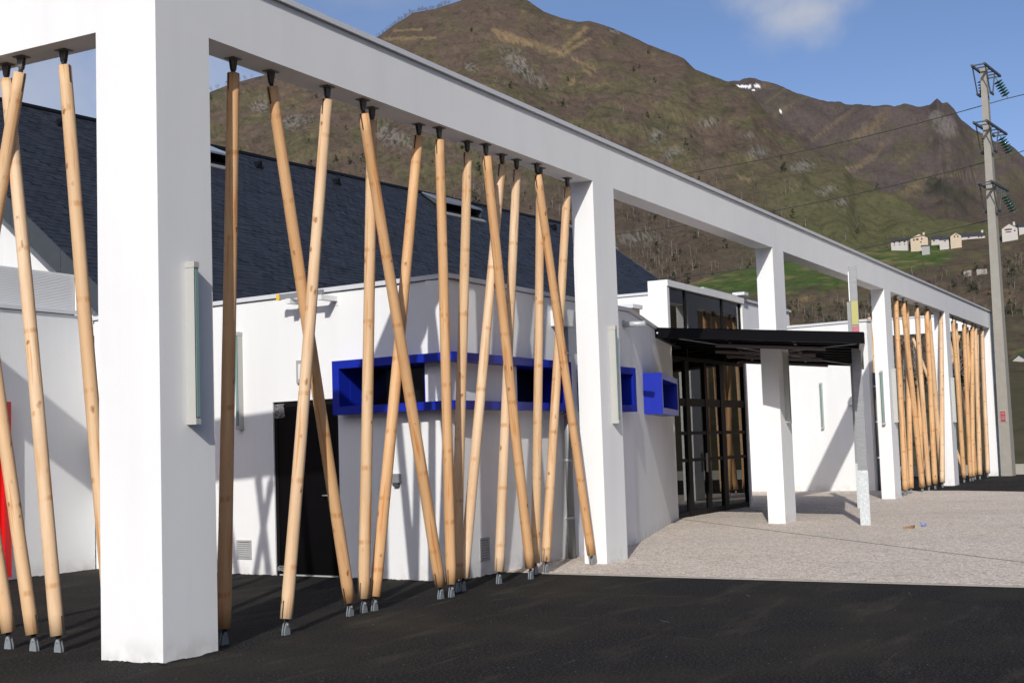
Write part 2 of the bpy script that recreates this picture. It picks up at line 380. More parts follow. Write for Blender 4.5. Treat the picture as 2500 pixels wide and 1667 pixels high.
HH = [(75, 3.), (50, 4.5), (35, 5.4), (27.509, 5.707), (23.973, 5.925), (20.95, 6.665), (19.985, 6.895), (17.915, 7.269), (16.679, 7.421), (15.269, 7.522), (13.595, 7.581), (12.275, 7.59), (10.94, 7.592), (10.165, 7.65), (8.731, 7.701), (8.096, 7.829), (7.156, 7.945), (4.107, 8.305), (-5, 9.), (-20, 10), (-40, 12), (-70, 13)]
def tabf(T):
    T = sorted(T); a = np.array([t[0] for t in T]); e = np.array([t[1] for t in T]); return lambda az: np.interp(az, a, e)
fM1, fM2, fH = tabf(M1), tabf(M2), tabf(HH)
def R1(az): return np.interp(az, [0, 5, 10, 20, 30, 50, 120], [950, 1000, 1120, 1700, 2000, 2200, 2200])
def ridged(x, y, seed): return 1-np.abs(2*fbm(x, y, 5, seed)-1)
def z_M1(az, rr):
    R = R1(az); r0 = 690.; s = (rr-r0)/(R-r0); zr = 1.6+R*np.tan(np.radians(fM1(az))); z0 = 30.
    X = CX+rr*np.cos(np.radians(az)); Y = CY+rr*np.sin(np.radians(az))
    sc = np.clip(s, 0, 1)
    z = z0+(zr-z0)*sc
    env = np.clip(sc*(1-sc)*4, 0, 1)
    z = z+env*((ridged(X/420, Y/420, 3)-.6)*85+(fbm(X/110, Y/110, 5, 9)-.5)*42)+(fbm(X/22, Y/22, 4, 5)-.5)*9*np.clip(sc*6, 0, 1)*np.clip(.25+env, 0, 1)
    return np.where(s > 1, z-(rr-R)*.9, z)
def z_M2(az, rr):
    R = 4200.; r0 = 1300.; s = (rr-r0)/(R-r0); zr = 1.6+R*np.tan(np.radians(fM2(az))); z0 = 90.
    X = CX+rr*np.cos(np.radians(az)); Y = CY+rr*np.sin(np.radians(az)); sc = np.clip(s, 0, 1); env = np.clip(sc*(1-sc)*4, 0, 1)
    z = z0+(zr-z0)*sc+env*((ridged(X/900, Y/900, 31)-.6)*230+(fbm(X/260, Y/260, 5, 37)-.5)*90)+(fbm(X/45, Y/45, 4, 35)-.5)*16*np.clip(.15+env, 0, 1)
    return np.where(s > 1, z-(rr-R)*.9, z)
HR = np.array([50., 62., 110., 300., 480., 650., 800., 1000.])
def z_H(az, rr):
    e = fH(az); ztop = 1.6+650*np.tan(np.radians(e))
    X = CX+rr*np.cos(np.radians(az)); Y = CY+rr*np.sin(np.radians(az))
    cols = [np.full_like(e, v) for v in (-.35, .3, 4.0, 14.0, 22.0)]+[ztop, ztop+8, ztop-25]
    z = cols[0].copy()
    for i in range(len(HR)-1):
        t = (rr-HR[i])/(HR[i+1]-HR[i]); t2 = np.clip(t, 0, 1)
        z = np.where(t >= 0, cols[i]+(cols[i+1]-cols[i])*t2, z)
    n = (fbm(X/70, Y/70, 4, 51)-.5)*np.interp(rr, [60, 120, 400, 560, 640, 700], [0, 1.5, 7, 14, 2.5, 10])+(fbm(X/14, Y/14, 3, 55)-.5)*np.interp(rr, [60, 120, 600], [0, .5, 2.0])
    return z+n

C = {k: np.array(v) for k, v in dict(heath=(.088, .066, .052), olive=(.078, .075, .040), tan=(.23, .165, .09), rock=(.25, .24, .225), scrub=(.035, .034, .024), wood=(.068, .054, .042), meadow=(.050, .082, .024), snow=(.86, .88, .92), grass=(.074, .078, .037), haze_purple=(.074, .060, .056), dark=(.03, .034, .026), dry=(.17, .125, .07)).items()}
def mixc(c, k, m): return c*(1-m[..., None])+C[k]*m[..., None]
def ell(az, el, c, rx, ry, ang):
    a = np.radians(ang); x = -(az-c[0]); y = el-c[1]; X = x*np.cos(a)+y*np.sin(a); Y = -x*np.sin(a)+y*np.cos(a)
    return np.sqrt((X/rx)**2+(Y/ry)**2)
def seg(az, el, a, b):
    px, py = az-a[0], el-a[1]; dx, dy = b[0]-a[0], b[1]-a[1]; t = np.clip((px*dx+py*dy)/(dx*dx+dy*dy), 0, 1); return np.hypot(px-t*dx, py-t*dy)
ROCKS = [((27.94, 16.28), .7, .45, -40), ((27.16, 15.58), .8, .3, -35), ((29.83, 16.08), .4, .2, -20), ((21.25, 12.13), .6, .25, 20), ((15.76, 11.25), .6, .25, 10), ((14.8, 10.16), .5, .15, 15), ((14.24, 9.61), .35, .2, 0), ((17.92, 12.68), .3, .15, 0), ((37.51, 13.87), 1., .3, 10), ((33.48, 13.34), 1.2, .45, -20), ((38.88, 14.53), .6, .25, 0), ((19.62, 13.31), .5, .2, 0), ((23.51, 17.34), .3, .15, 0), ((21.92, 12.94), .3, .4, 0), ((17.6, 11.98), .5, .3, 0), ((22.81, 8.67), 1., .35, 0)]
TANS = [((28.79, 17.57), (25.96, 16.58), .16), ((25.96, 16.58), (24.72, 17.52), .12), ((28.71, 17.31), (27.11, 16.92), .1), ((25.87, 16.45), (24.59, 17.07), .1), ((33.55, 17.31), (31.4, 17.34), .08), ((33.18, 17.64), (31.93, 17.68), .06), ((25.37, 15.42), (25.47, 15.25), .12), ((25.34, 16.26), (24.47, 15.8), .08), ((24.91, 15.82), (24.65, 15.64), .1), ((18.51, 11.02), (18.01, 10.82), .08)]
def cover_M1(az, el, s, X, Y):
    n1 = fbm(az*1.1, el*2.2, 6, 71); n2 = fbm(az*3.1+el*1.2, el*7, 5, 77); n3 = fbm(az*9, el*13, 4, 79); n4 = fbm(az*16, el*22, 3, 83)
    c = np.zeros(az.shape+(3,))+C['heath']
    c = mixc(c, 'olive', sstep(.42, .62, n1)*np.interp(el, [6, 10, 14, 18], [.9, .95, .7, .35]))
    gr = sstep(12.6, 9.6, el+(n1-.5)*2.5)*sstep(20.5, 17, az+(n1-.5)*3)
    c = mixc(c, 'olive', gr*.9); c = mixc(c, 'grass', gr*sstep(11, 8.2, el)*.55)
    c = mixc(c, 'scrub', sstep(.60, .74, n2)*.5*(1-gr*.7)); c = mixc(c, 'dry', sstep(.60, .8, 1-n2)*.45*sstep(.3, .6, n1)*(1-gr))
    c = mixc(c, 'dry', sstep(.66, .78, n3)*.25*(1-gr))
    c = mixc(c, 'scrub', sstep(.66, .72, n4)*np.interp(el, [8, 12, 16, 19], [.6, .6, .35, .25])*(1-gr*.75))
    c = mixc(c, 'rock', sstep(.73, .82, n4)*sstep(.5, .62, fbm(az*1.7, el*2.5, 4, 91))*.25)
    low = sstep(11.6, 9.6, el-.9*(n1-.5)*4)*sstep(15, 20, az)
    c = mixc(c, 'wood', low*.85)
    for q in ROCKS:
        d = ell(az, el, *q); m = sstep(1.25, .35, d+(n3-.5)*1.4); m = m*sstep(.38, .52, n4+.12*(n3-.5)); c = mixc(c, 'rock', m*.38)
        c = mixc(c, 'scrub', sstep(1.5, .6, d)*sstep(.5, .62, 1-n4)*.5)
    for a, b, wd in TANS:
        d = seg(az, el, a, b)+(n3-.5)*.16; c = mixc(c, 'tan', sstep(wd*1.15, wd*.1, d+(n4-.5)*.12)*.62*sstep(.25, .5, n3+.15))
    return c
def cover_M2(az, el, s, X, Y):
    n1 = fbm(az*1.3+el, el*2.5, 6, 171); n3 = fbm(az*7, el*9, 4, 179); n2 = fbm(az*2+el*3.2, el*.8, 5, 175)
    c = np.zeros(az.shape+(3,))+C['haze_purple']  # purple heather, with the distance haze put into the colour
    c = mixc(c, 'olive', sstep(.5, .66, n1)*np.interp(el, [8, 11, 14], [.75, .5, .25])); c = mixc(c, 'dry', sstep(.6, .75, n2)*.4); c = mixc(c, 'scrub', sstep(.6, .75, n3)*.4)
    rk = sstep(.75, .45, ell(az, el, (10.0, 12.45), 1.05, .55, -45)+(n3-.5)*.7); c = mixc(c, 'rock', rk*.32*sstep(.3, .6, fbm(az*9+el*4, el*5, 4, 181)+.1)); c = mixc(c, 'haze_purple', rk*.15)
    c = mixc(c, 'dark', sstep(1.15, .75, ell(az, el, (9.7, 9.3), 1.5, .55, -38)+(n3-.5)*1.1)*.8)
    c = mixc(c, 'wood', sstep(10.2, 9.0, el+(n1-.5))*.7)
    for a, b, wd in (((18.6, 14.72), (17.25, 14.645), .06), ((14.15, 13.37), (13.95, 13.365), .007), ((16.42, 13.27), (16.37, 13.33), .028), ((16.62, 13.55), (16.55, 13.53), .016), ((10.9, 10.72), (10.84, 10.70), .035), ((17.75, 14.52), (17.62, 14.5), .02)):
        c = mixc(c, 'snow', sstep(wd, wd*.6, seg(az, el, a, b)+(n3-.5)*.03))
    for a, b, wd in (((13.3, 11.05), (14.5, 11.0), .05), ((10.49, 10.39), (8.58, 10.24), .045)):
        c = mixc(c, 'tan', sstep(wd, wd*.4, seg(az, el, a, b))*.4)
    return c
def meadow_mask(az, el, n):
    top = fH(az)
    g1 = sstep(5.9, 6.3, el+(n-.5)*.7+np.interp(az, [13.6, 14.6, 17, 19.5, 21], [-.2, 0, .1, -.05, -.3]))*sstep(21.6, 20.8, az)*sstep(13.3, 14, az)
    g2 = sstep(6.5, 6.8, el+(n-.5)*.4+np.interp(az, [9.6, 11, 13], [-.35, -.05, .05]))*sstep(9.7, 10.3, az)*sstep(14.3, 13.7, az)
    g3 = sstep(.9, .5, ell(az, el, (7.2, 2.95), .9, .42, 5)+(n-.5)*.6)*.8+sstep(1, .6, ell(az, el, (6.9, 1.1), .9, .35, 10)+(n-.5)*.6)*.7
    return np.clip(g1+g2+g3, 0, 1)
def cover_H(az, el, s, X, Y):
    n = fbm(az*2.3, el*5, 5, 271); n3 = fbm(X/9, Y/9, 4, 279)
    c = np.zeros(az.shape+(3,))+C['wood']*1.05
    c = mixc(c, 'dry', sstep(.55, .75, n)*.35); c = mixc(c, 'olive', sstep(.5, .65, n3)*.5); c = mixc(c, 'dark', sstep(.6, .75, fbm(X/30, Y/30, 4, 281))*.6)
    c = mixc(c, 'olive', sstep(3.8, 1.5, el)*.6)
    m = meadow_mask(az, el, n); c = mixc(c, 'meadow', m*.95)
    n6 = fbm(az*1.2, el*9, 4, 283); c = mixc(c, 'dry', m*sstep(.58, .68, n6)*.65); c = mixc(c, 'olive', m*sstep(.56, .66, n3)*.35)
    c = mixc(c, 'dry', sstep(1.1, .6, ell(az, el, (16.2, 5.55), .75, .3, 20)+(n3-.5)*.8)*.8)
    return c
def terrain(name, zf, cf, az0, az1, na, rows):
    az = np.linspace(az0, az1, na); A, Rr = np.meshgrid(az, np.arange(len(rows)), indexing='ij')
    if callable(rows[0]): RR = np.stack([g(az) for g in rows], 1)
    else: RR = np.broadcast_to(np.array(rows, float), A.shape).copy()
    Z = zf(A, RR); X = CX+RR*np.cos(np.radians(A)); Y = CY+RR*np.sin(np.radians(A)); el = np.degrees(np.arctan2(Z-1.6, RR))
    col = np.clip(cf(A, el, None, X, Y), 0, 1)
    co = np.stack([X, Y, Z], -1).reshape(-1, 3); nr = len(rows)
    i = np.arange(na-1)[:, None]*nr+np.arange(nr-1)[None, :]; i = i.ravel()
    quads = np.stack([i, i+1, i+nr+1, i+nr], 1)
    me = bpy.data.meshes.new(name); me.vertices.add(len(co)); me.vertices.foreach_set('co', co.ravel())
    me.loops.add(quads.size); me.loops.foreach_set('vertex_index', quads.ravel().astype(np.int32))
    me.polygons.add(len(quads)); me.polygons.foreach_set('loop_start', np.arange(0, quads.size, 4, dtype=np.int32)); me.polygons.foreach_set('use_smooth', np.ones(len(quads), bool))
    me.update(); me.validate()
    ca = me.color_attributes.new('cover', 'FLOAT_COLOR', 'POINT'); ca.data.foreach_set('color', np.concatenate([col.reshape(-1, 3), np.ones((len(co), 1))], 1).ravel().astype(np.float32))
    me.materials.append(M_TERRAIN); o = bpy.data.objects.new(name, me); COL.objects.link(o); o['kind'] = 'structure'
    if (co[quads[0][1]]-co[quads[0][0]]).dot([0, 0, 1]) is not None:
        nrm = me.polygons[len(quads)//2].normal
        if nrm.z < 0: me.flip_normals()
    return o
def rows_M1():
    t = np.concatenate([np.linspace(0, 1, 250), [1.03, 1.1, 1.25]]); return [(lambda a, q=q: 690+(R1(a)-690)*q) for q in t]
terrain('mountain', z_M1, cover_M1, 4.0, 52, 640, rows_M1())
terrain('mountain', z_M1, cover_M1, 51.8, 205, 160, rows_M1()[::6]+rows_M1()[-3:])
terrain('mountain', z_M2, cover_M2, -22, 40, 1500, list(np.linspace(1300, 4200, 200))+[4300, 4600, 5200])
terrain('hill', z_H, cover_H, -72, 75, 640, list(np.linspace(50, 110, 12)[:-1])+list(np.linspace(110, 480, 60)[:-1])+list(np.linspace(480, 660, 110)[:-1])+list(np.linspace(660, 1000, 20)))
# the valley side across the road (behind the camera; mirrored in the entrance glass)
def z_S(az, rr):
    X = CX+rr*np.cos(np.radians(az)); Y = CY+rr*np.sin(np.radians(az)); s = np.clip((rr-180)/1500, 0, 1)
    return -.4+s*1500*np.tan(np.radians(15+2.5*np.sin(np.radians(az*3))))+(fbm(X/300, Y/300, 5, 303)-.5)*90*np.clip(s*3, 0, 1)
terrain('mountain', z_S, lambda a, e, s, X, Y: cover_M1(a*0+30, np.clip(e, 6, 9), s, X, Y), -160, -70, 120, list(np.linspace(150, 1700, 60)))

# ground sheets
bm = NB(); prism(bm, [(-400, -400), (600, -400), (600, 400), (-400, 400)], -.8, -.45)
g = obj('ground', bm, M_GRASS); g['kind'] = 'structure'
bm = NB(); prism(bm, [(-60, -60), (42.2, -60), (42.2, -1.6), (42.2, 30), (-60, 30)], -.5, 0.0)
g = obj('asphalt', bm, M_ASPHALT); g['kind'] = 'structure'

M_DUST = simple('dusty_scuff', (.060, .052, .038), .95, 0, .6, 30)
for k_, (xa, ya, xb, yb, wd_) in enumerate([(5.013, -1.43, 5.047, -2.62, .02), (5.35, -2.9, 5.15, -3.0, .035), (3.254, -1.52, 3.26, -2.36, .012), (3.35, -2.75, 3.15, -2.95, .03), (4.3, -3.9, 4.45, -4.6, .012), (5.9, -4.4, 5.6, -4.5, .02), (2.4, -3.2, 2.3, -3.6, .015)]):
    rr = random.Random(k_); d_ = Vector((xb-xa, yb-ya, 0)); n_ = Vector((-d_.y, d_.x, 0)).normalized(); bm = NB(); L_, R_ = [], []
    for i in range(13):
        t_ = i/12; p_ = Vector((xa, ya, .004))+d_*t_; hw_ = wd_*math.sin(math.pi*min(max(t_, .04), .96))*rr.uniform(.25, 1.0); j_ = rr.uniform(-.3, .3)*wd_
        L_.append(bm.verts.new(p_+n_*(hw_/2+j_))); R_.append(bm.verts.new(p_-n_*(hw_/2-j_)))
    for i in range(12): bm.faces.new((L_[i], R_[i], R_[i+1], L_[i+1]))
    obj('scuff_mark', bm, M_DUST, g)

# exposed aggregate paving cut into slabs by joints
def clip(poly, P, n):
    o = []
    for i in range(len(poly)):
        a, b = poly[i], poly[(i+1) % len(poly)]
        da = (a[0]-P[0])*n[0]+(a[1]-P[1])*n[1]; db = (b[0]-P[0])*n[0]+(b[1]-P[1])*n[1]
        if da >= 0: o.append(a)
        if (da >= 0) != (db >= 0):
            t = da/(da-db); o.append((a[0]+(b[0]-a[0])*t, a[1]+(b[1]-a[1])*t))
    return o
paving = thing('gravel_paving', 'x', 'paving'); del paving['label']; del paving['category']; paving['kind'] = 'structure'
polys = [[(7.12, 1.2), (7.05, .3), (6.60, -5.5), (5.6, -18), (30.5, -18), (28.2, -2.5), (29.3, -.7), (29.9, 1.65), (31.6, 6.2), (31.6, 9), (7.12, 9)]]
# make convex pieces first
def split(polys, P, d, gap):
    n = (-d[1], d[0]); ln = math.hypot(*n); n = (n[0]/ln, n[1]/ln); o = []
    for q in polys:
        for sgn in (1, -1):
            c = clip(q, (P[0]+n[0]*sgn*gap/2, P[1]+n[1]*sgn*gap/2), (n[0]*sgn, n[1]*sgn))
            if len(c) >= 3:
                ar = abs(sum(c[i][0]*c[(i+1) % len(c)][1]-c[(i+1) % len(c)][0]*c[i][1] for i in range(len(c))))/2
                if ar > .05: o.append(c)
    return o
J = [((17.48, 2.53), (9.18-17.48, -5.06-2.53), .06), ((16.19, -1.1), (14.235-16.19, -4.385+1.1), .03), ((24.05, -.356), (.42, -2.66), .03), ((20.80, -1.076), (.015, -2.43), .03), ((18.80, -1.51), (-.66, -2.35), .03), ((27, 0), (.1, -2.5), .03)]
for P, d, gp in J: polys = split(polys, P, d, gp)
for q in polys:
    bm = NB(); prism(bm, q, -.06, .006); obj('paving_slab', bm, M_GRAVEL, paving)
bm = NB(); prism(bm, [(7.04, .3), (6.97, .3), (6.52, -5.5), (5.5, -18), (5.6, -18), (6.59, -5.5)], -.05, .009)
obj('edging_strip', bm, M_CONCRETE, paving)
M_JOINT = simple('joint_filler', (.10, .11, .095), .9)
bm = NB(); prism(bm, [(7.2, 1.1), (6.8, -5.5), (5.8, -17.8), (30.2, -17.8), (28, -2.6), (29, -.8), (29.5, 3), (29.5, 8), (7.2, 8)], -.1, .0025); obj('joint_filler', bm, M_JOINT, paving)

# ------------------------------------------------------------------ portico
XS = [0, 8.27, 16.156, 25.063, 32.755, 40.797]; PW, PD = .678, .325; ZB, ZT = 5.116, 5.69
por = thing('portico', 'long white rendered portico frame with square openings standing in front of the low building', 'portico')
bm = NB(); prism(bm, [(0, 0), (.633, 0), (.633, .325), (.322, .325), (.322, .656), (0, .656)], -.2, ZB); obj('corner_pillar', bm, M_PLASTER, por)
for x in XS[1:]:
    bm = NB(); bx(bm, x, x+PW, 0, PD, -.2, ZB); obj('pillar', bm, M_PLASTER, por)
XE = XS[5]+PW
bm = NB(); prism(bm, [(0, 0), (XE, 0), (XE, PD), (.322, PD), (.322, 7.3), (0, 7.3)], ZB, ZT); obj('beam', bm, M_PLASTER, por)
bm = NB(); bx(bm, XE-.325, XE, PD+.002, 7.5, ZB, ZT); obj('beam', bm, M_PLASTER, por)
bm = NB(); bx(bm, XE-.325, XE, 1.72, 2.0, -.2, ZB); obj('pillar', bm, M_PLASTER, por)
bm = NB(); bx(bm, XE-.325, XE, 6.9, 7.4, -.2, ZB); obj('pillar', bm, M_PLASTER, por)
bm = NB(); bx(bm, 0, .322, 6.72, 7.3, -.2, ZB); obj('pillar', bm, M_PLASTER, por)
bm = NB(); bx(bm, .003, XE-.003, .03, PD-.03, ZT-.001, ZT+.03); bx(bm, .03, .29, PD-.02, 7.27, ZT-.001, ZT+.03); obj('coping_base', bm, M_DARKSTEEL, por)
x = -.035
while x < XE:
    x1 = min(x+3.07, XE+.035); bm = NB()
    prism(bm, [(x, -.035), (x1-.004, -.035), (x1-.004, PD+.035), (x, PD+.035)], ZT+.008, ZT+.062); obj('coping', bm, M_COPING, por); x = x1
y = PD+.04
while y < 7.3:
    y1 = min(y+3.07, 7.34); bm = NB(); bx(bm, -.035, .357, y, y1-.004, ZT+.008, ZT+.062); obj('coping', bm, M_COPING, por); y = y1
bm = NB(); bx(bm, XE-.36, XE+.035, PD+.04, 7.53, ZT+.004, ZT+.06); obj('coping', bm, M_COPING, por)

# ------------------------------------------------------------------ log poles
LOGN = 22
def log_mesh(seed):
    rr = random.Random(seed); bm = NB(); rings = []
    n = 26; ph = rr.random()*6.28
    for j in range(n+1):
        t = j/n; rad_ = lerp(.0605, .0535, t); cx = .004*math.sin(t*5+ph); cy = .004*math.cos(t*4+ph)
        ring = []
        for i in range(LOGN):
            a = 2*math.pi*i/LOGN; w_ = 1+.018*math.sin(2*a+ph+t*2)+.012*math.sin(3*a-t*7+ph)+rr.uniform(-.006, .006)
            if j in (0, n): w_ *= .985
            ring.append(bm.verts.new((cx+rad_*w_*math.cos(a), cy+rad_*w_*math.sin(a), t*4.9)))
        rings.append(ring)
    for j in range(n):
        for i in range(LOGN):
            fc = bm.faces.new((rings[j][i], rings[j][(i+1) % LOGN], rings[j+1][(i+1) % LOGN], rings[j+1][i])); fc.smooth = True
    bm.faces.new(rings[0][::-1]); bm.faces.new(rings[-1]); return mesh_from(bm, 'log')
LOGS = [log_mesh(i) for i in range(6)]
for m in LOGS: m.materials.append(M_WOOD)
def plate(bm, prof, y0, y1):
    a = [bm.verts.new((x, y0, z)) for x, z in prof]; b = [bm.verts.new((x, y1, z)) for x, z in prof]
    bm.faces.new(a); bm.faces.new(b[::-1])
    for i in range(len(a)):
        j = (i+1) % len(a); bm.faces.new((a[j], a[i], b[i], b[j]))
def foot_mesh():
    bm = NB(); prof = [(-.042, 0), (.038, 0), (.036, .035), (.022, .088)]+[(.017*math.cos(t), .092+.017*math.sin(t)) for t in [.3, .9, 1.57, 2.2, 2.8]]+[(-.024, .085), (-.04, .03)]
    plate(bm, prof, -.018, -.009); plate(bm, prof, .009, .018)
    tube(bm, (0, -.028, .088), (0, .028, .088), .011, n=8); return mesh_from(bm, 'foot_bracket')
def head_mesh():
    bm = NB(); bx(bm, -.06, .06, -.05, .05, -.009, -.001); prof = [(-.040, -.009), (-.024, -.095), (-.014, -.115), (.014, -.115), (.024, -.095), (.040, -.009)]
    plate(bm, prof, -.018, -.009); plate(bm, prof, .009, .018); tube(bm, (0, -.028, -.09), (0, .028, -.09), .011, n=8); return mesh_from(bm, 'head_bracket')
def blade_mesh():
    bm = NB(); bx(bm, -.024, .024, -.006, .006, -.055, .02); bx(bm, -.0635, .0635, -.0035, .0035, .0, .155); return mesh_from(bm, 'knife_plate')
M_FOOT = simple('dull_galvanised_steel', (.27, .30, .315), .5, .3, .3, 60)
M_HEAD = simple('grey_brown_steel', (.16, .155, .145), .6, .3, .35, 40)  # darker and browner than the foot brackets
FOOT, HEAD, BLADE = foot_mesh(), head_mesh(), blade_mesh(); FOOT.materials.append(M_FOOT); HEAD.materials.append(M_HEAD); BLADE.materials.append(M_GREYALU)
M_SLOT = simple('shadowed_steel', (.03, .026, .022), .7); BLADE.materials.clear(); BLADE.materials.append(M_SLOT)
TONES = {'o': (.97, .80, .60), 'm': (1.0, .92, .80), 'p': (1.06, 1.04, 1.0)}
def log_pole(top, foot, label, group, turn=0.0, tone='m', girth=1.0):
    t = thing('log_pole', label, 'wooden pole', (foot[0], foot[1], .006 if (foot[0] > 7.0 and foot[0] < 29 and foot[1] > -1) else 0), group)
    P0 = Vector((0, 0, .088)); P1 = Vector((top[0]-foot[0], top[1]-foot[1], ZB-.09-t.location.z)); d = P1-P0; Ln = d.length; d.normalize()
    q = Vector((0, 0, 1)).rotation_difference(d)
    o = bpy.data.objects.new('log', LOGS[rnd.randrange(6)]); COL.objects.link(o); o.parent = t
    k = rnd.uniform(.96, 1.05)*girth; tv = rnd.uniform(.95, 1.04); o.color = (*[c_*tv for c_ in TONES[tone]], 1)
    o.location = P0+d*.05; o.rotation_mode = 'QUATERNION'; o.rotation_quaternion = q @ Matrix.Rotation(rnd.random()*6.28, 3, 'Z').to_quaternion(); o.scale = (k, k, (Ln-.1)/4.9)
    for nm, me, loc, rq in (('foot_bracket', FOOT, Vector((0, 0, 0)), None), ('head_bracket', HEAD, Vector((top[0]-foot[0], top[1]-foot[1], ZB-t.location.z)), None), ('knife_plate', BLADE, P0+d*.052, q), ('knife_plate', BLADE, P1-d*.052, q @ Matrix.Rotation(math.pi, 3, 'X').to_quaternion())):
        b = bpy.data.objects.new(nm, me); COL.objects.link(b); b.parent = t; b.location = loc; b.rotation_mode = 'QUATERNION'
        b.rotation_quaternion = rq if rq else Matrix.Rotation(turn, 3, 'Z').to_quaternion()
        if rq: b.rotation_quaternion = rq @ Matrix.Rotation(turn, 3, 'Z').to_quaternion()
    return t
BAY1 = [((1.21, .225), (.98, .235), 'log pole right beside the corner pillar, one side in the shade of the pillar'),
 ((1.72, .21), (2.87, .28), 'log pole leaning right, crossing behind another pole in front of the black door'),
 ((2.44, .10), (1.62, .08), 'log pole leaning left, front pole of the cross before the black door'),
 ((3.04, .10), (4.34, .15), 'log pole leaning hard right across the blue window box, orange resin streak'),
 ((3.36, .21), (3.13, .30), 'nearly upright log pole in front of the left half of the blue window box'),
 ((4.24, .20), (3.29, .28), 'log pole leaning left whose foot stands beside the upright pole by the door'),
 ((4.50, .10), (4.51, .12), 'upright log pole just left of the building corner, in the front row'),
 ((5.26, .19), (4.95, .32), 'half shaded log pole standing behind the upright one at the building corner'),
 ((5.52, .09), (6.38, .14), 'log pole leaning right in front of the right wing of the blue window box'),
 ((6.11, .20), (5.06, .30), 'log pole leaning left across the building corner, behind the right leaning pole'),
 ((6.48, .20), (5.83, .27), 'log pole leaning left with its foot alone right of the louvred vent'),
 ((7.10, .19), (6.91, .35), 'nearly upright log pole left of the downpipe, foot hidden behind a leaning pole'),
 ((6.85, .11), (8.08, .13), 'log pole leaning right with its foot on the gravel before the second pillar'),
 ((7.90, .20), (7.03, .27), 'log pole leaning left across the downpipe, top close to the second pillar')]
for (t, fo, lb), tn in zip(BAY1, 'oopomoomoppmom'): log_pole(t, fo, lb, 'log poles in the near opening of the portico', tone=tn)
LEFT = [((.20, 1.24), (.17, .70), 'log pole left of the corner pillar, foot hidden behind the pillar'),
 ((.13, 1.68), (.16, 2.95), 'short looking log pole leaning left across two others at the picture edge'),
 ((.21, 1.96), (.23, 1.38), 'log pole left of the corner pillar with the rightmost visible foot'),
 ((.17, 2.60), (.22, 1.66), 'log pole at the left edge with the middle one of three feet'),
 ((.17, 2.95), (.24, 1.99), 'leftmost log pole beside the red door frame')]
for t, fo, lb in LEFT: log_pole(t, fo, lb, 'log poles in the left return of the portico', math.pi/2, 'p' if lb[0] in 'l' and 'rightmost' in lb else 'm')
B45 = [(26.88, 26.70), (27.21, 27.40), (27.68, 28.82), (28.61, 27.94), (29.34, 29.66), (30.06, 29.24), (30.67, 30.53), (31.48, 32.14), (32.75, 31.57)]
for i, (a, b) in enumerate(B45):
    lb = 'log pole in the fourth opening, ' + ['closest to the pillar with the lit wall light', 'second from the left pillar', 'leaning right behind its neighbour', 'third foot from the left, leaning left', 'in the middle, mostly hidden', 'sixth foot, leaning left', 'standing free with gaps on both sides', 'leaning right behind the right pillar', 'pale and lit, next to the right pillar'][i]
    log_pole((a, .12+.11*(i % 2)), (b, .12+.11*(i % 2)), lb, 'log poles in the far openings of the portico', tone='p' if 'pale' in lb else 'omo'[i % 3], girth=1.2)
B56 = [(34.62, 35.0), (35.69, 35.53), (36.53, 36.04), (37.59, 37.57), (38.6, 37.81), (39.5, 38.37), (39.95, 39.36), (40.3, 39.83), (38.0, 36.5)]
for i, (a, b) in enumerate(B56):
    lb = 'log pole in the farthest opening, ' + ['leaning right beside the fifth pillar', 'second from the fifth pillar', 'third from the fifth pillar', 'upright in the middle', 'dark topped, leaning left', 'pale and lit, third from the end pillar', 'pale, second from the end pillar', 'touching the end pillar in view', 'leaning left low across its neighbours'][i]
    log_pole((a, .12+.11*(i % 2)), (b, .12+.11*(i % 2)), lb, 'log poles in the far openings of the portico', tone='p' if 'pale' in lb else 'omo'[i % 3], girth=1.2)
for i, (a, b) in enumerate([(2.75, 1.2), (1.1, 2.7), (1.5, .7)]):
    log_pole((XE-.16, a), (XE-.16, b), 'log pole of the far return glimpsed between the others, ' + ['leaning right', 'leaning left', 'close to the end pillar'][i], 'log poles in the far return of the portico', math.pi/2)
log_pole((31.2, 1.86), (31.1, 1.62), 'log pole seen in the small gap between the far white wall and the fourth pillar', 'log poles in the far return of the portico', math.pi/2)

# ------------------------------------------------------------------ wall lights
def wall_light(loc, facing, label):
    """facing: unit vector out of the wall"""
    t = thing('wall_light', label, 'wall light', loc, 'tall wall lights on the white walls', math.atan2(facing[1], facing[0])+math.pi/2)
    h = 1.32
    bm = NB(); bx(bm, -.0275, .0275, -.092, 0, .05, h-.05); obj('housing', bm, M_ALU, t, True, bevel=.002)
    bm = NB(); bx(bm, -.032, .032, -.098, 0, h-.05, h); obj('end_cap', bm, M_ALU, t, True, bevel=.003)
    bm = NB(); bx(bm, -.032, .032, -.098, 0, 0, .05); obj('end_cap', bm, M_ALU, t, True, bevel=.003)
    bm = NB(); bx(bm, -.024, .024, -.0945, -.0915, .055, h-.055); obj('gasket', bm, M_SLOT, t, True)
    bm = NB(); bx(bm, -.017, .019, -.099, -.0935, .06, h-.06); obj('glass_strip', bm, M_FIXGLASS, t, True)
    return t
for x, lb in ((.332, 'on the shaded side of the near corner pillar'), (8.64, 'on the second pillar, left of the blue window'), (25.44, 'grey sided, on the long side of the fourth pillar'), (33.1, 'on the long side of the fifth pillar'), (41.14, 'on the long side of the end pillar')):
    wall_light((x, 0, 1.85), (0, -1), 'tall slim wall light '+lb)
wall_light((25.063, .165, 1.80), (-1, 0), 'tall slim wall light facing us on the lit face of the fourth pillar')
wall_light((16.5, 0, 1.85), (0, -1), 'tall slim wall light on the pillar under the black canopy')

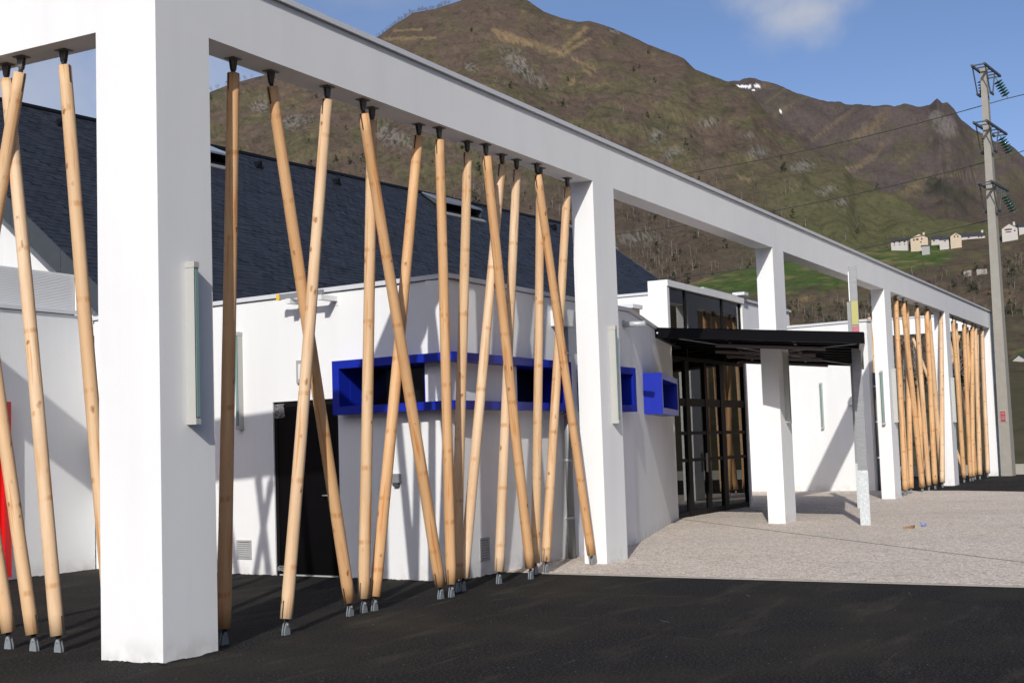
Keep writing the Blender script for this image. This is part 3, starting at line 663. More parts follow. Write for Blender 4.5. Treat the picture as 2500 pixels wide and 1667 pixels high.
# ------------------------------------------------------------------ low annex building
ann = thing('annex_building', 'low flat roofed white building wrapping a corner behind the log poles', 'building', (6, 4, 0))
A0, A1, A2, A3, A4 = (-4, 7.4), (6.50, 7.4), (5.885, .90), (11.50, .95), (17.42, 2.63)
F0, F1, F2, F3 = Fr(A0, A1), Fr(A1, A2), Fr(A2, A3), Fr(A3, A4)
ZW = 3.64
def s_of(F, P): return (Vector((P[0], P[1], 0))-F.o).dot(F.e)
wy = lambda y: (A1[1]-y)/-F1.e.y
DO = (wy(3.815), wy(2.68), -.2, 2.275); WN1 = (wy(2.475), wy(1.268), 2.145, 2.645)
bm = NB(); F1.wall(bm, -.0, F1.len-.3, -.2, ZW, .3, [DO, WN1]); obj('wall', bm, M_PLASTER, ann)
sx = lambda x: s_of(F2, (x, .92))
WN2 = (sx(7.63), sx(8.78), 2.145, 2.645); WN3 = (sx(9.6), sx(11.1), 2.145, 2.645)
bm = NB(); F2.wall(bm, 0, F2.len-.002, -.2, ZW, .3, [WN2, WN3]); obj('wall', bm, M_PLASTER, ann)
WN4 = (1.6, 4.1, 2.12, 2.66)
bm = NB(); F3.wall(bm, .002, F3.len, -.2, ZW, .3, [WN4]); obj('wall', bm, M_PLASTER, ann)
bm = NB(); F0.wall(bm, 0, F0.len-.02, -.2, 3.70, .3, [(s_of(F0, (3.6, 7.4)), s_of(F0, (4.80, 7.4)), -.2, 2.35)]); obj('wall', bm, M_PLASTER, ann)
bm = NB(); prism(bm, [(6.8, 8.6), (6.25, 1.3), (11.4, 1.3), (17.3, 3.0), (17.5, 8.6)], 3.35, 3.45); obj('flat_roof', bm, M_CONCRETE, ann)
bm = NB(); prism(bm, [(-3.9, 7.72), (6.49, 7.72), (6.7, 9.2), (-3.9, 9.2)], 3.4, 3.5); obj('flat_roof', bm, M_CONCRETE, ann)
def coping(F, s0, s1, z, n=3):
    L_ = (s1-s0)/n
    for i in range(n):
        bm = NB(); F.box(bm, s0+i*L_+.002, s0+(i+1)*L_-.002, .035, -.33, z+.012, z+.068); obj('coping', bm, M_COPING, ann)
    bm = NB(); F.box(bm, s0+.01, s1-.01, -.01, -.29, z-.001, z+.013); obj('coping_base', bm, M_DARKSTEEL, ann)
coping(F1, -.34, F1.len+.036, ZW, 3); coping(F2, .30, F2.len+.01, ZW, 3); coping(F3, .02, F3.len, ZW, 3); coping(F0, 0, F0.len-.36, 3.70, 4)
# blue window boxes
def window_box(parent, F, s0, s1, z0, z1, proud, deep, m, hole, ends=(True, True), front=.0):
    """plates around an opening; proud of the wall by proud, pane recessed by deep"""
    bm = NB(); t = .102
    F.box(bm, s0, s1, proud, -.0 if not hole else .002, z1-t, z1); F.box(bm, s0, s1, proud, .002, z0, z0+t)
    if ends[0]: F.box(bm, s0, s0+.113, proud, .002, z0+t, z1-t)
    if ends[1]: F.box(bm, s1-.113, s1, proud, .002, z0+t, z1-t)
    fr = obj('window_frame', bm, m, parent); fr['label'] = 'glossy blue projecting box frame round the window' if m is M_BLUE else 'bright yellow projecting window frame'
    h = hole
    bm = NB(); e = .003
    F.box(bm, h[0]+e, h[1]-e, .001, -deep, h[3]-.012, h[3]-e); F.box(bm, h[0]+e, h[1]-e, .001, -deep, h[2]+e, h[2]+.012)
    F.box(bm, h[0]+e, h[0]+.012, .001, -deep, h[2]+.013, h[3]-.013); F.box(bm, h[1]-.012, h[1]-e, .001, -deep, h[2]+.013, h[3]-.013)
    obj('reveal', bm, m, fr)
    bm = NB(); F.box(bm, h[0]+.012, h[1]-.012, -deep+.04, -deep+.02, h[2]+.012, h[3]-.012); obj('pane', bm, M_DARKPANE, fr)
    return fr
window_box(ann, F1, wy(2.581), F1.len+.21, 2.055, 2.735, .21, .30, M_BLUE, WN1, (True, False))
window_box(ann, F2, .002, sx(8.88), 2.055, 2.735, .21, .30, M_BLUE, WN2, (False, True))
window_box(ann, F2, sx(9.5), sx(11.2), 2.055, 2.735, .21, .30, M_BLUE, WN3)
window_box(ann, F3, 1.5, 4.2, 2.05, 2.74, .32, .30, M_BLUE, WN4)
# door
bm = NB(); F1.box(bm, DO[0]+.002, DO[0]+.06, -.02, -.12, 0, 2.268); F1.box(bm, DO[1]-.06, DO[1]-.002, -.02, -.12, 0, 2.268); F1.box(bm, DO[0]+.061, DO[1]-.061, -.02, -.12, 2.20, 2.268)
door = obj('door', bm, M_BLACK, ann); door['label'] = 'plain black door with a scrap of clear film at its top corner'
bm = NB(); F1.box(bm, DO[0]+.064, DO[1]-.064, -.03, -.08, .025, 2.196); obj('door_leaf', bm, M_BLACKDOOR, door)
bm = NB(); F1.box(bm, DO[0]+.064, DO[1]-.064, .0, -.12, .004, .02); obj('threshold', bm, M_ALU, door)
bm = NB()
tube(bm, F1.p(DO[1]-.14, -.03, 1.04), F1.p(DO[1]-.14, .03, 1.04), .012, n=8); tube(bm, F1.p(DO[1]-.14, .03, 1.04), F1.p(DO[1]-.27, .03, 1.04), .010, n=8); obj('handle', bm, M_GREYALU, door)
def crumple(F, s0, s1, z0, z1, n, seed, amp):
    rr = random.Random(seed); bm = NB(); V = []
    for i in range(n+1):
        for j in range(n+1):
            V.append(bm.verts.new(F.p(lerp(s0, s1, i/n)+rr.uniform(-.01, .01), -.025+rr.uniform(0, amp), lerp(z0, z1, j/n)+rr.uniform(-.012, .012))))
    for i in range(n):
        for j in range(n):
            a = i*(n+1)+j; bm.faces.new((V[a], V[a+1], V[a+n+2], V[a+n+1]))
    return bm
obj('plastic_film', crumple(F1, DO[0]+.03, DO[0]+.20, 2.06, 2.24, 6, 3, .05), M_PLASTIC, door)
obj('plastic_film', crumple(F1, DO[0]+.03, DO[0]+.19, .06, .13, 5, 5, .04), M_PLASTIC, door)
# red door surround on the set back wall
bm = NB(); a, b = s_of(F0, (3.5, 7.4)), s_of(F0, (4.86, 7.4))
F0.box(bm, a, a+.11, .12, .002, .05, 2.42); F0.box(bm, b-.11, b, .12, .002, .05, 2.42); F0.box(bm, a+.111, b-.111, .12, .002, 2.31, 2.42); F0.box(bm, a+.111, b-.111, .12, .002, .05, .13)
rd = obj('door', bm, M_RED, ann); rd['label'] = 'bright red door and projecting frame'
bm = NB(); F0.box(bm, a+.112, b-.112, .05, .005, .132, 2.308); obj('door_leaf', bm, M_RED, rd)
# louvred vents
def vent(F, s0, s1, z0, z1):
    bm = NB(); F.box(bm, s0, s0+.025, .014, .001, z0, z1); F.box(bm, s1-.025, s1, .014, .001, z0, z1); F.box(bm, s0+.026, s1-.026, .014, .001, z1-.025, z1); F.box(bm, s0+.026, s1-.026, .014, .001, z0, z0+.025)
    v = obj('vent', bm, M_VENT, ann); n = 7
    bm = NB(); F.box(bm, s0+.026, s1-.026, .002, .001, z0+.026, z1-.026); obj('vent_back', bm, M_SLOT, v)
    for i in range(n):
        zz = lerp(z0+.03, z1-.03, (i+.15)/n); h = (z1-z0-.06)/n
        bm = NB(); hexa(bm, [F.p(s0+.026, .013, zz), F.p(s1-.026, .013, zz), F.p(s1-.026, .010, zz-.004), F.p(s0+.026, .010, zz-.004), F.p(s0+.026, .003, zz+h*.72), F.p(s1-.026, .003, zz+h*.72), F.p(s1-.026, .0005+.002, zz+h*.66), F.p(s0+.026, .002, zz+h*.66)]); obj('louvre', bm, M_VENT, v)
vent(F1, wy(4.519), wy(4.248), .206, .455); vent(F2, sx(6.49), sx(6.735), .19, .47)
tt = thing('junction_box', 'small grey box on the white wall beside the black door', 'box', (5.9, 1.70, 1.18))
bm = NB(); F1.box(bm, wy(1.80), wy(1.675), .06, .001, 1.185, 1.30); obj('cover', bm, M_GREYALU, tt, bevel=.008); bm = NB(); F1.box(bm, wy(1.77), wy(1.70), .045, .005, 1.14, 1.184); obj('cable_entry', bm, M_DARKSTEEL, tt)
tt = thing('switch_panel', 'flat pale panel on the wall half hidden behind the crossing log poles', 'panel', (5.95, 3.0, 2.5))
bm = NB(); F1.box(bm, wy(3.35), wy(3.09), .04, .001, 2.50, 2.80); obj('cover', bm, M_VENT, tt, bevel=.004); bm = NB(); F1.box(bm, wy(3.31), wy(3.13), .046, .039, 2.55, 2.75); obj('lid', bm, M_WHITEMETAL, tt)
# aluminium bar on two brackets
tt = thing('aluminium_bar', 'grey aluminium bar with a yellow end resting on two wall brackets', 'bar', (5.9, 3.1, 3.55))
bm = NB(); F1.box(bm, wy(3.37), wy(2.64), .30, .26, 3.585, 3.65); obj('bar', bm, M_GREYALU, tt)
bm = NB(); F1.box(bm, wy(3.425), wy(3.371), .305, .255, 3.58, 3.655); obj('end_cap', bm, M_YELLOW, tt)
for yy in (3.22, 2.68):
    tt = thing('wall_bracket', 'white wall bracket under the '+('yellow' if yy > 3 else 'plain')+' end of the aluminium bar', 'bracket', (5.95, yy, 3.45), 'wall brackets under the aluminium bar')
    bm = NB(); F1.box(bm, wy(yy+.04), wy(yy-.04), .31, .006, 3.52, 3.583); obj('arm', bm, M_WHITEMETAL, tt); bm = NB(); F1.box(bm, wy(yy+.05), wy(yy-.05), .006, .001, 3.46, 3.62); obj('plate', bm, M_WHITEMETAL, tt)
_p = F1.p(wy(4.38), 0, 1.93); wall_light((_p.x, _p.y, 1.93), (F1.n.x, F1.n.y), 'tall slim wall light on the building wall, half hidden by the first log pole')
# rainwater head and downpipe, overflow spout
tt = thing('downpipe', 'grey metal downpipe with a white rainwater head on the shaded wall', 'downpipe', (8.82, .85, 0))
sd_ = sx(8.965); bm = NB(); F2.box(bm, sx(8.70), sx(9.22), .20, .001, 3.24, 3.46); obj('rainwater_head', bm, M_WHITEMETAL, tt, bevel=.004)
bm = NB(); tube(bm, F2.p(sd_, .08, .0), F2.p(sd_, .08, 3.235), .055, n=16); obj('pipe', bm, M_GREYALU, tt)
for z_ in (.55, 1.35, 2.0, 2.85):
    bm = NB(); tube(bm, F2.p(sd_, .08, z_), F2.p(sd_, .08, z_+.035), .060, n=16); F2.box(bm, sd_-.012, sd_+.012, .03, .001, z_+.005, z_+.03); obj('pipe_clip', bm, M_GALV, tt)
tt = thing('overflow_spout', 'short grey metal spout sticking out of the wall right of the second pillar', 'spout', (11.3, .93, 3.43))
bm = NB(); tube(bm, (11.28, .97, 3.43), (11.30, .58, 3.42), .045, n=16); obj('spout_pipe', bm, M_GALV, tt); bm = NB(); tube(bm, (11.28, .948, 3.43), (11.28, .94, 3.43), .075, n=16); obj('collar', bm, M_GALV, tt)

# perforated screen of fine slats above the set back wall
scr = thing('slatted_screen', 'white screen of fine horizontal slats on the roof edge of the set back wall', 'screen', (4, 7.6, 3.77))
bm = NB(); z_ = 3.80
while z_ < 4.33: bx(bm, -3.5, 6.30, 7.60, 7.615, z_, z_+.017); z_ += .0225
o = obj('slats', bm, M_PLASTER, scr); o['kind'] = 'stuff'
for x in (6.31, 3.6, 1.2, -1.2, -3.5):
    bm = NB(); bx(bm, x, x+.06, 7.565, 7.598, 3.72, 4.34); obj('post', bm, M_WHITEMETAL, scr)
bm = NB(); bx(bm, -3.5, 6.36, 7.63, 7.64, 3.8, 4.33); obj('backing', bm, M_PLASTER, scr)

def ragged(P0, P1, nrm, seed):
    rr = random.Random(seed); P0, P1 = Vector((*P0, 0)), Vector((*P1, 0)); n_ = Vector((*nrm, 0)); Ln = (P1-P0).length; k_ = max(3, int(Ln/.025)); bm = NB(); A_, B_ = [], []
    h_ = .006
    for i in range(k_+1):
        h_ = min(max(h_+rr.uniform(-.006, .006), .002), .013); p_ = P0.lerp(P1, i/k_); A_.append(bm.verts.new(p_+n_*.001+Vector((0, 0, h_)))); B_.append(bm.verts.new(p_+n_*rr.uniform(.03, .06)+Vector((0, 0, -.002))))
    for i in range(k_): bm.faces.new((A_[i], B_[i], B_[i+1], A_[i+1]))
    obj('asphalt_edge', bm, M_ASPHALT, g_asphalt)
g_asphalt = bpy.data.objects['asphalt']
ragged((0, .66), (0, -.01), (-1, 0), 1); ragged((-.005, 0), (.64, 0), (0, -1), 2)
pa, pb = F1.p(0, 0, 0), F1.p(DO[0], 0, 0); ragged(pa.xy, pb.xy, F1.n.xy, 3); pa, pb = F1.p(DO[1], 0, 0), F1.p(F1.len, 0, 0); ragged(pa.xy, pb.xy, F1.n.xy, 4)
ragged(A2, (7.0, .91), F2.n.xy, 5); ragged(A0, A1, F0.n.xy, 6)

# ------------------------------------------------------------------ glazed entrance block
ent = thing('entrance_block', 'tall white framed entrance block glazed from ground to top behind the black canopy', 'entrance', (20, 3, 0))
GX0, GX1, GY, GZ = 17.45, 22.25, 2.65, 4.87
bm = NB(); bx(bm, GX0, GX0+.12, GY+.0, GY+.42, -.1, GZ-.13); obj('side_wall', bm, M_WHITEMETAL, ent)
bm = NB(); bx(bm, GX1-.10, GX1, GY, GY+.42, -.1, GZ-.13); obj('side_wall', bm, M_WHITEMETAL, ent)
bm = NB(); bx(bm, GX0, GX1, GY-.02, GY+.42, GZ-.129, GZ); obj('top_frame', bm, M_WHITEMETAL, ent)
VM = [(GX0+.12, .06), (18.34, .48), (19.49, .33), (20.47, .57), (GX1-.17, .07)]
HB = [.02, 1.138, 1.70, 2.30, 3.25]
bars = []
for i, (x, wd) in enumerate(VM):
    bm = NB(); bx(bm, x, x+wd*.48, GY+.03, GY+.17, 0, HB[4]); bars.append((x, x+wd*.48)); obj('mullion', bm, M_BLACK, ent)
for i in range(len(bars)-1):
    a, b = bars[i][1]+.001, bars[i+1][0]-.001
    for j, z_ in enumerate(HB[:4]):
        h = .10 if j in (0,) else (.16 if j == 3 else .07)
        bm = NB(); bx(bm, a, b, GY+.04, GY+.11, z_, z_+h); obj('transom', bm, M_BLACK, ent)
    for j in range(len(HB)-1):
        z0 = HB[j]+(.10 if j == 0 else (.16 if j == 3 else .07)); z1 = HB[j+1] if j+1 < len(HB) else GZ-.133
        bm = NB(); bx(bm, a, b, GY+.072, GY+.080, z0+.001, z1-.001); obj('pane', bm, M_GLASS, ent)
bm = NB(); bx(bm, GX0+.121, GX1-.101, GY+.04, GY+.11, HB[4]+.001, HB[4]+.08); obj('transom', bm, M_BLACK, ent)
UP = [(GX0+.121, GX0+.16), (18.55, 18.63), (20.85, 20.93), (GX1-.15, GX1-.101)]
for a, b in UP:
    bm = NB(); bx(bm, a, b, GY+.05, GY+.12, HB[4]+.082, GZ-.131); obj('mullion', bm, M_BLACK, ent)
for i in range(3):
    bm = NB(); bx(bm, UP[i][1]+.001, UP[i+1][0]-.001, GY+.072, GY+.080, HB[4]+.083, GZ-.133); obj('pane', bm, M_GLASS, ent)
bm = NB(); bx(bm, 19.36, 19.40, GY-.0, GY+.03, .9, 1.3); obj('door_handle', bm, M_GREYALU, ent)
bm = NB(); bx(bm, GX0+.15, GX1-.12, GY+.43, GY+.44, 0, .001+.01); bx(bm, GX0+.13, GX1-.11, 6.3, 6.4, -.1, 3.3); bx(bm, GX0+.0, GX0+.1, GY+.43, 6.3, -.1, 3.3); bx(bm, GX1-.1, GX1, GY+.43, 6.3, -.1, 3.3); bx(bm, GX0, GX1, GY+.43, 6.4, 3.301, 3.4); bx(bm, GX0+.13, GX1-.11, GY+.36, GY+.40, 3.31, GZ-.14); obj('interior', bm, M_INTERIOR, ent)
bm = NB(); bx(bm, 17.0, 17.4, 3.25, 5.2, 3.4, 4.30); obj('roof_upstand', bm, M_CREAM, ent)
bm = NB(); bx(bm, 16.96, 17.44, 3.20, 5.2, 4.301, 4.38); obj('coping', bm, M_COPING, ent)

# upper block behind
up = thing('upper_block', 'white rear block with stepped parapet rising behind the entrance glazing', 'building', (33, 7, 0))
bm = NB(); bx(bm, 30.0, 33.2, 6.5, 14, 0, 6.07); obj('wall', bm, M_PLASTER, up); bm = NB(); bx(bm, 33.21, 38.5, 6.42, 14, 0, 6.0); obj('wall', bm, M_PLASTER, up)
bm = NB(); bx(bm, 29.95, 33.3, 6.45, 14, 6.071, 6.15); obj('coping', bm, M_COPING, up); bm = NB(); bx(bm, 33.4, 38.6, 6.36, 14, 6.001, 6.08); obj('coping', bm, M_COPING, up)
bm = NB(); bx(bm, 33.0, 33.4, 6.2, 6.6, 6.155, 6.25); obj('roof_outlet', bm, M_COPING, up)
# white wing facing us beyond the entrance
wing = thing('white_wing', 'white sunlit wing wall beyond the canopy with the portico shadow across it', 'building', (30, 3, 0))
W0, W1 = (31.0, 7.9), (29.85, 1.62); FW = Fr(W0, W1)
ww = lambda y: s_of(FW, (30.2, y))
bm = NB(); FW.wall(bm, 0, FW.len, -.2, 4.74, .3, [(ww(2.02), ww(1.70), 3.41, 4.42)]); obj('wall', bm, M_PLASTER, wing)
bm = NB(); FW.box(bm, -.2, FW.len+.03, .035, -.33, 4.752, 4.82); obj('coping', bm, M_COPING, wing)
bm = NB(); FW.box(bm, 0, FW.len-.01, -.01, -.29, 4.739, 4.753); obj('coping_base', bm, M_DARKSTEEL, wing)
bm = NB(); prism(bm, [(30.3, 1.75), (30.6, 1.75), (35.5, 8), (31.4, 8)], -.1, 3.3); obj('wall', bm, M_PLASTER, wing)
fy = Fr((29.9, 1.62), (30.9, 1.70)); 
bm = NB(); bx(bm, 30.18, 30.63, 1.42, 1.745, 2.05, 2.70); bx(bm, 31.6, 31.68, 1.50, 1.74, 2.05, 2.70); bx(bm, 30.631, 31.599, 1.50, 1.74, 2.62, 2.70); bx(bm, 30.631, 31.599, 1.50, 1.74, 2.05, 2.13); o = obj('window_frame', bm, M_YELLOW, wing); o['label'] = 'bright yellow projecting window frame'
bm = NB(); bx(bm, 30.635, 31.595, 1.70, 1.72, 2.135, 2.615); obj('pane', bm, M_DARKPANE, o)
tt = thing('downpipe', 'dark downpipe at the right end of the far white wing', 'downpipe', (29.98, 1.5, 0)); bm = NB(); tube(bm, (29.98, 1.5, 0), (29.98, 1.5, 3.3), .06, n=12); obj('pipe', bm, M_DARKSTEEL, tt)
for z_ in (.9, 1.9, 2.9):
    bm = NB(); tube(bm, (29.98, 1.5, z_), (29.98, 1.5, z_+.04), .068, n=12); obj('pipe_clip', bm, M_GALV, tt)
fx = lambda y: (lerp(W1[0], W0[0], (y-W1[1])/(W0[1]-W1[1])), y)
nW = FW.n
q = fx(3.06); wall_light((q[0], q[1], 1.78), (nW.x, nW.y), 'tall slim wall light on the far sunlit white wing')
tt = thing('lamp_box', 'small white lamp box on the far wing near its right end', 'lamp', (30, 1.95, 2.4)); bm = NB(); FW.box(bm, ww(2.15), ww(1.99), .2, .002, 2.42, 2.66); obj('housing', bm, M_WHITEMETAL, tt, bevel=.01); bm = NB(); FW.box(bm, ww(2.13), ww(2.01), .18, .02, 2.39, 2.419); obj('diffuser', bm, M_GREYALU, tt)

# ------------------------------------------------------------------ canopy
cano = thing('entrance_canopy', 'black steel canopy with tinted glass roof carried on galvanised posts', 'canopy', (15.75, -1.55, 0))
PA, PB = Vector((15.0, 1.95, 0)), Vector((13.97, -2.15, 0)); eL = Vector((.9685, .249, 0)); LL = 7.75
ea = (PB-PA); La = ea.length; ea.normalize(); Z0, Z1 = 0.0, .172
def zc(p): return lerp(3.50, 3.07, ((Vector((p[0], p[1], 0))-PA).cross(eL).z)/((PB-PA).cross(eL).z))
def cb(bm, a0, a1, l0, l1, z0, z1):
    P = [PA+ea*a+eL*l for a, l in ((a0, l0), (a1, l0), (a1, l1), (a0, l1))]
    hexa(bm, [(*p.xy, zc(p)+z0) for p in P]+[(*p.xy, zc(p)+z1) for p in P])
bm = NB(); cb(bm, 0, La, 0, .09, Z0, Z1); o = obj('edge_beam', bm, M_BLACK, cano)
bm = NB(); cb(bm, 0, La, LL-.09, LL, Z0, Z1); obj('edge_beam', bm, M_BLACK, cano)
bm = NB(); cb(bm, La-.09, La, .092, LL-.092, Z0, Z1); o = obj('edge_beam', bm, M_GALV, cano)
bm = NB(); cb(bm, 0, .08, .092, LL-.092, Z0, Z1); obj('edge_beam', bm, M_BLACK, cano)
bm = NB(); cb(bm, -.02, .14, -.012, -.001, Z0-.01, Z1-.01); pl = obj('end_plate', bm, M_BLACK, cano)
bm = NB(); p_ = PA+ea*.06-eL*.012; tube(bm, (*p_.xy, zc(p_)+.085), (*(p_-eL*.02).xy, zc(p_)+.085), .018, n=8); obj('bolt', bm, M_GALV, pl)
NP = 9; M_BATTEN = simple('pink_lit_batten', (.20, .165, .165), .6)  # grey batten, pink light from the tinted glass put into its colour
for i in range(1, NP):
    l = LL*i/NP; bm = NB(); cb(bm, .082, La-.092, l-.03, l+.03, Z0+.02, Z1-.03); obj('purlin', bm, M_BLACK, cano)
for a in (La*.35, La*.68):
    for i in range(NP):
        l0 = LL*i/NP+(.031 if i else .094); l1 = LL*(i+1)/NP-(.031 if i < NP-1 else .094)
        bm = NB(); cb(bm, a-.025, a+.025, l0, l1, Z0+.035, Z1-.032); obj('bridging', bm, M_BLACK, cano)
cols = [M_PINKGLASS, M_PINKGLASS, M_YELGLASS, M_PINKGLASS, M_SMOKE, M_YELGLASS, M_SMOKE, M_PINKGLASS, M_SMOKE]
for i in range(NP):
    bm = NB(); cb(bm, .01, La-.01, LL*i/NP+.008, LL*(i+1)/NP-.008, Z1+.004, Z1+.016); obj('glass_panel', bm, cols[i], cano)
for l0, a1 in ((1.3, La-.75), (3.4, La-1.0), (5.0, La-.9), (7.3, La-.8)):
    bm = NB(); cb(bm, a1-2.3, a1, l0, l0+.09, Z0-.06, Z0-.005); obj('light_batten', bm, M_BATTEN, cano)
def rod(a0, l0, a1, l1):
    p0, p1 = PA+ea*a0+eL*l0, PA+ea*a1+eL*l1; bm = NB(); tube(bm, (*p0.xy, zc(p0)+.01), (*p1.xy, zc(p1)+.01), .012, n=6); obj('brace_rod', bm, M_GREYALU, cano)
rod(La-.15, .3, .5, LL-.3); rod(La-.15, LL-.3, .5, .3)
M_COLUMN = NM('crinkled_grey_metal')
M_COLUMN.col(M_COLUMN.mix((.16, .165, .175), (.30, .31, .32), M_COLUMN.noise(M_COLUMN.world((3, 3, 26)), 2.2, 4)))
M_COLUMN.set(Roughness=.5, Metallic=.2); M_COLUMN = M_COLUMN.m
def hpost(x, y, top, nm):
    bm = NB(); wv, dp, t_ = .16, .16, .012
    e1, e2 = eL, Vector((-eL.y, eL.x, 0)); c = Vector((x, y, 0))
    def b2(u0, u1, v0, v1, z0, z1):
        P = [c+e1*a+e2*b for a, b in ((u0, v0), (u1, v0), (u1, v1), (u0, v1))]; hexa(bm, [(*p.xy, z0) for p in P]+[(*p.xy, z1) for p in P])
    b2(-dp/2, -dp/2+t_, -wv/2, wv/2, 0, top); b2(dp/2-t_, dp/2, -wv/2, wv/2, 0, top); b2(-dp/2+t_+.0005, dp/2-t_-.0005, -t_/2, t_/2, 0, top)
    o = obj(nm, bm, M_COLUMN, cano)
    bm = NB(); b2(-dp/2-.012, dp/2+.012, -wv/2-.012, -wv/2-.001, 0, .96); b2(-dp/2-.012, -dp/2-.001, -wv/2, wv/2, 0, .96); g_ = obj('foot_cover', bm, M_GALV, o)
    return b2, o, e1, e2, c
b2, post, e1, e2, pc = hpost(15.80, -1.545, 3.24, 'post')
bm = NB(); P = [pc+e1*a+e2*b for a, b in ((-.07, -.075), (.07, -.075), (.07, .055), (-.07, .055))]; hexa(bm, [(*p.xy, 3.27) for p in P]+[(*p.xy, 4.58) for p in P]); obj('lamp_column', bm, M_COLUMN, cano, bevel=.004)
bm = NB(); P = [pc+e1*a+e2*b for a, b in ((-.075, .057), (-.03, .057), (-.03, .075), (-.075, .075))]; hexa(bm, [(*p.xy, 3.95) for p in P]+[(*p.xy, 4.48) for p in P]); obj('lit_edge_strip', bm, M_WHITEMETAL, cano)  # white plate painted in for the sunlit edge of the flange
for m, z0, z1 in ((M_FINYEL, 3.53, 3.95), (M_FINPINK, 3.33, 3.50)):
    bm = NB(); P = [pc+e1*a+e2*b for a, b in ((-.082, -.068), (-.0705, -.068), (-.0705, .045), (-.082, .045))]; hexa(bm, [(*p.xy, z0) for p in P]+[(*p.xy, z1) for p in P]); obj('coloured_glass', bm, m, post)
hpost(21.42, -.08, 4.50, 'post')

# ------------------------------------------------------------------ hall with slate roof
hall = thing('hall', 'big gabled hall with a long dark slate roof behind the white annex', 'building', (20, 17, 0))
HE1, HE2 = Vector((.9945, -.1045, 0)), Vector((.1045, .9945, 0)); HO = Vector((6, .9, 0))+HE2*16; ZR = 9.635; TS = .744
S0, S1_, RUN = 2.0, 29.8, 8.75
def hp(s, run, dz=0): return HO+HE1*s-HE2*run+Vector((0, 0, ZR-abs(run)*TS+dz))
def slab(bm, s0, s1, r0, r1, d0, d1):
    hexa(bm, [hp(s0, r1, d0), hp(s1, r1, d0), hp(s1, r0, d0), hp(s0, r0, d0), hp(s0, r1, d1), hp(s1, r1, d1), hp(s1, r0, d1), hp(s0, r0, d1)])
bm = NB(); slab(bm, S0, S1_, 0, RUN, -.16, -.02); slab(bm, S0, S1_, -RUN, 0, -.16, -.02); obj('roof_deck', bm, M_DARKSTEEL, hall)
# slate courses: individual slates in each course, slightly uneven, as one mesh
rr = random.Random(4); bm = NB(); exp_ = .12; n = int(RUN/(exp_))
for i in range(n):
    r1 = RUN-i*exp_; r0 = r1-exp_*1.25; s = S0-.02+(.115 if i % 2 else 0)
    while s < S1_:
        s2 = min(s+.23, S1_+.02); dz = rr.uniform(-.004, .006); t_ = rr.uniform(.012, .020) if rr.random() > .12 else .030
        v = [bm.verts.new(hp(s, r1, t_+dz)), bm.verts.new(hp(s2-.006, r1, t_+dz)), bm.verts.new(hp(s2-.006, max(r0, 0), .002+dz)), bm.verts.new(hp(s, max(r0, 0), .002+dz)), bm.verts.new(hp(s, r1, -.01)), bm.verts.new(hp(s2-.006, r1, -.01))]
        bm.faces.new((v[0], v[1], v[2], v[3])); bm.faces.new((v[4], v[5], v[1], v[0])); s = s2
o = obj('slates', bm, M_SLATE, hall); o['kind'] = 'stuff'
i = 0; s = S0
while s < S1_:
    s2 = min(s+2.0, S1_); bm = NB(); hexa(bm, [hp(s, .10, .03), hp(s2-.01, .10, .03), hp(s2-.01, -.10, .03), hp(s, -.10, .03), hp(s, .03, .075), hp(s2-.01, .03, .075), hp(s2-.01, -.03, .075), hp(s, -.03, .075)]); obj('ridge_cap', bm, M_BLACK, hall); s = s2
for s_, sg in ((S0-.03, -1), (S1_+.0, 1)):
    k_ = 0
    while k_ < 6:
        r0 = RUN*k_/6; r1 = RUN*(k_+1)/6-.008; bm = NB(); hexa(bm, [hp(s_, r1, -.44), hp(s_+.03, r1, -.44), hp(s_+.03, r0, -.44), hp(s_, r0, -.44), hp(s_, r1, .04), hp(s_+.03, r1, .04), hp(s_+.03, r0, .04), hp(s_, r0, .04)]); obj('verge_fascia', bm, M_DARKSTEEL, hall)
        bm = NB(); hexa(bm, [hp(s_, -r1, -.44), hp(s_+.03, -r1, -.44), hp(s_+.03, -r0, -.44), hp(s_, -r0, -.44), hp(s_, -r1, .04), hp(s_+.03, -r1, .04), hp(s_+.03, -r0, .04), hp(s_, -r0, .04)]); obj('verge_fascia', bm, M_DARKSTEEL, hall); k_ += 1
for s_ in (S0+.5, S1_-.8):
    bm = NB()
    a = [hp(s_, 8.5, -.2), hp(s_, 0, -.2), hp(s_, -8.5, -.2)]; b = [p+HE1*.3 for p in a]
    ga = [Vector((p.x, p.y, 0)) for p in (a[0], a[2])]; gb = [p+HE1*.3 for p in ga]
    F_ = [bm.verts.new(p) for p in (ga[0], ga[1], a[2], a[1], a[0])]; B_ = [bm.verts.new(p) for p in (gb[0], gb[1], b[2], b[1], b[0])]
    bm.faces.new(F_); bm.faces.new(B_[::-1])
    for i in range(5): bm.faces.new((F_[(i+1) % 5], F_[i], B_[i], B_[(i+1) % 5]))
    obj('gable_wall', bm, M_PLASTER, hall)
for rn in (8.4, -8.4):
    bm = NB()
    p0, p1 = hp(S0+.81, rn), hp(S1_-.81, rn); q = HE2*.3; hexa(bm, [(p0.x, p0.y, 0), (p1.x, p1.y, 0), ((p1+q).x, (p1+q).y, 0), ((p0+q).x, (p0+q).y, 0), (p0.x, p0.y, p0.z-.2), (p1.x, p1.y, p0.z-.2), ((p1+q).x, (p1+q).y, p0.z-.2), ((p0+q).x, (p0+q).y, p0.z-.2)])
    obj('side_wall', bm, M_PLASTER, hall)
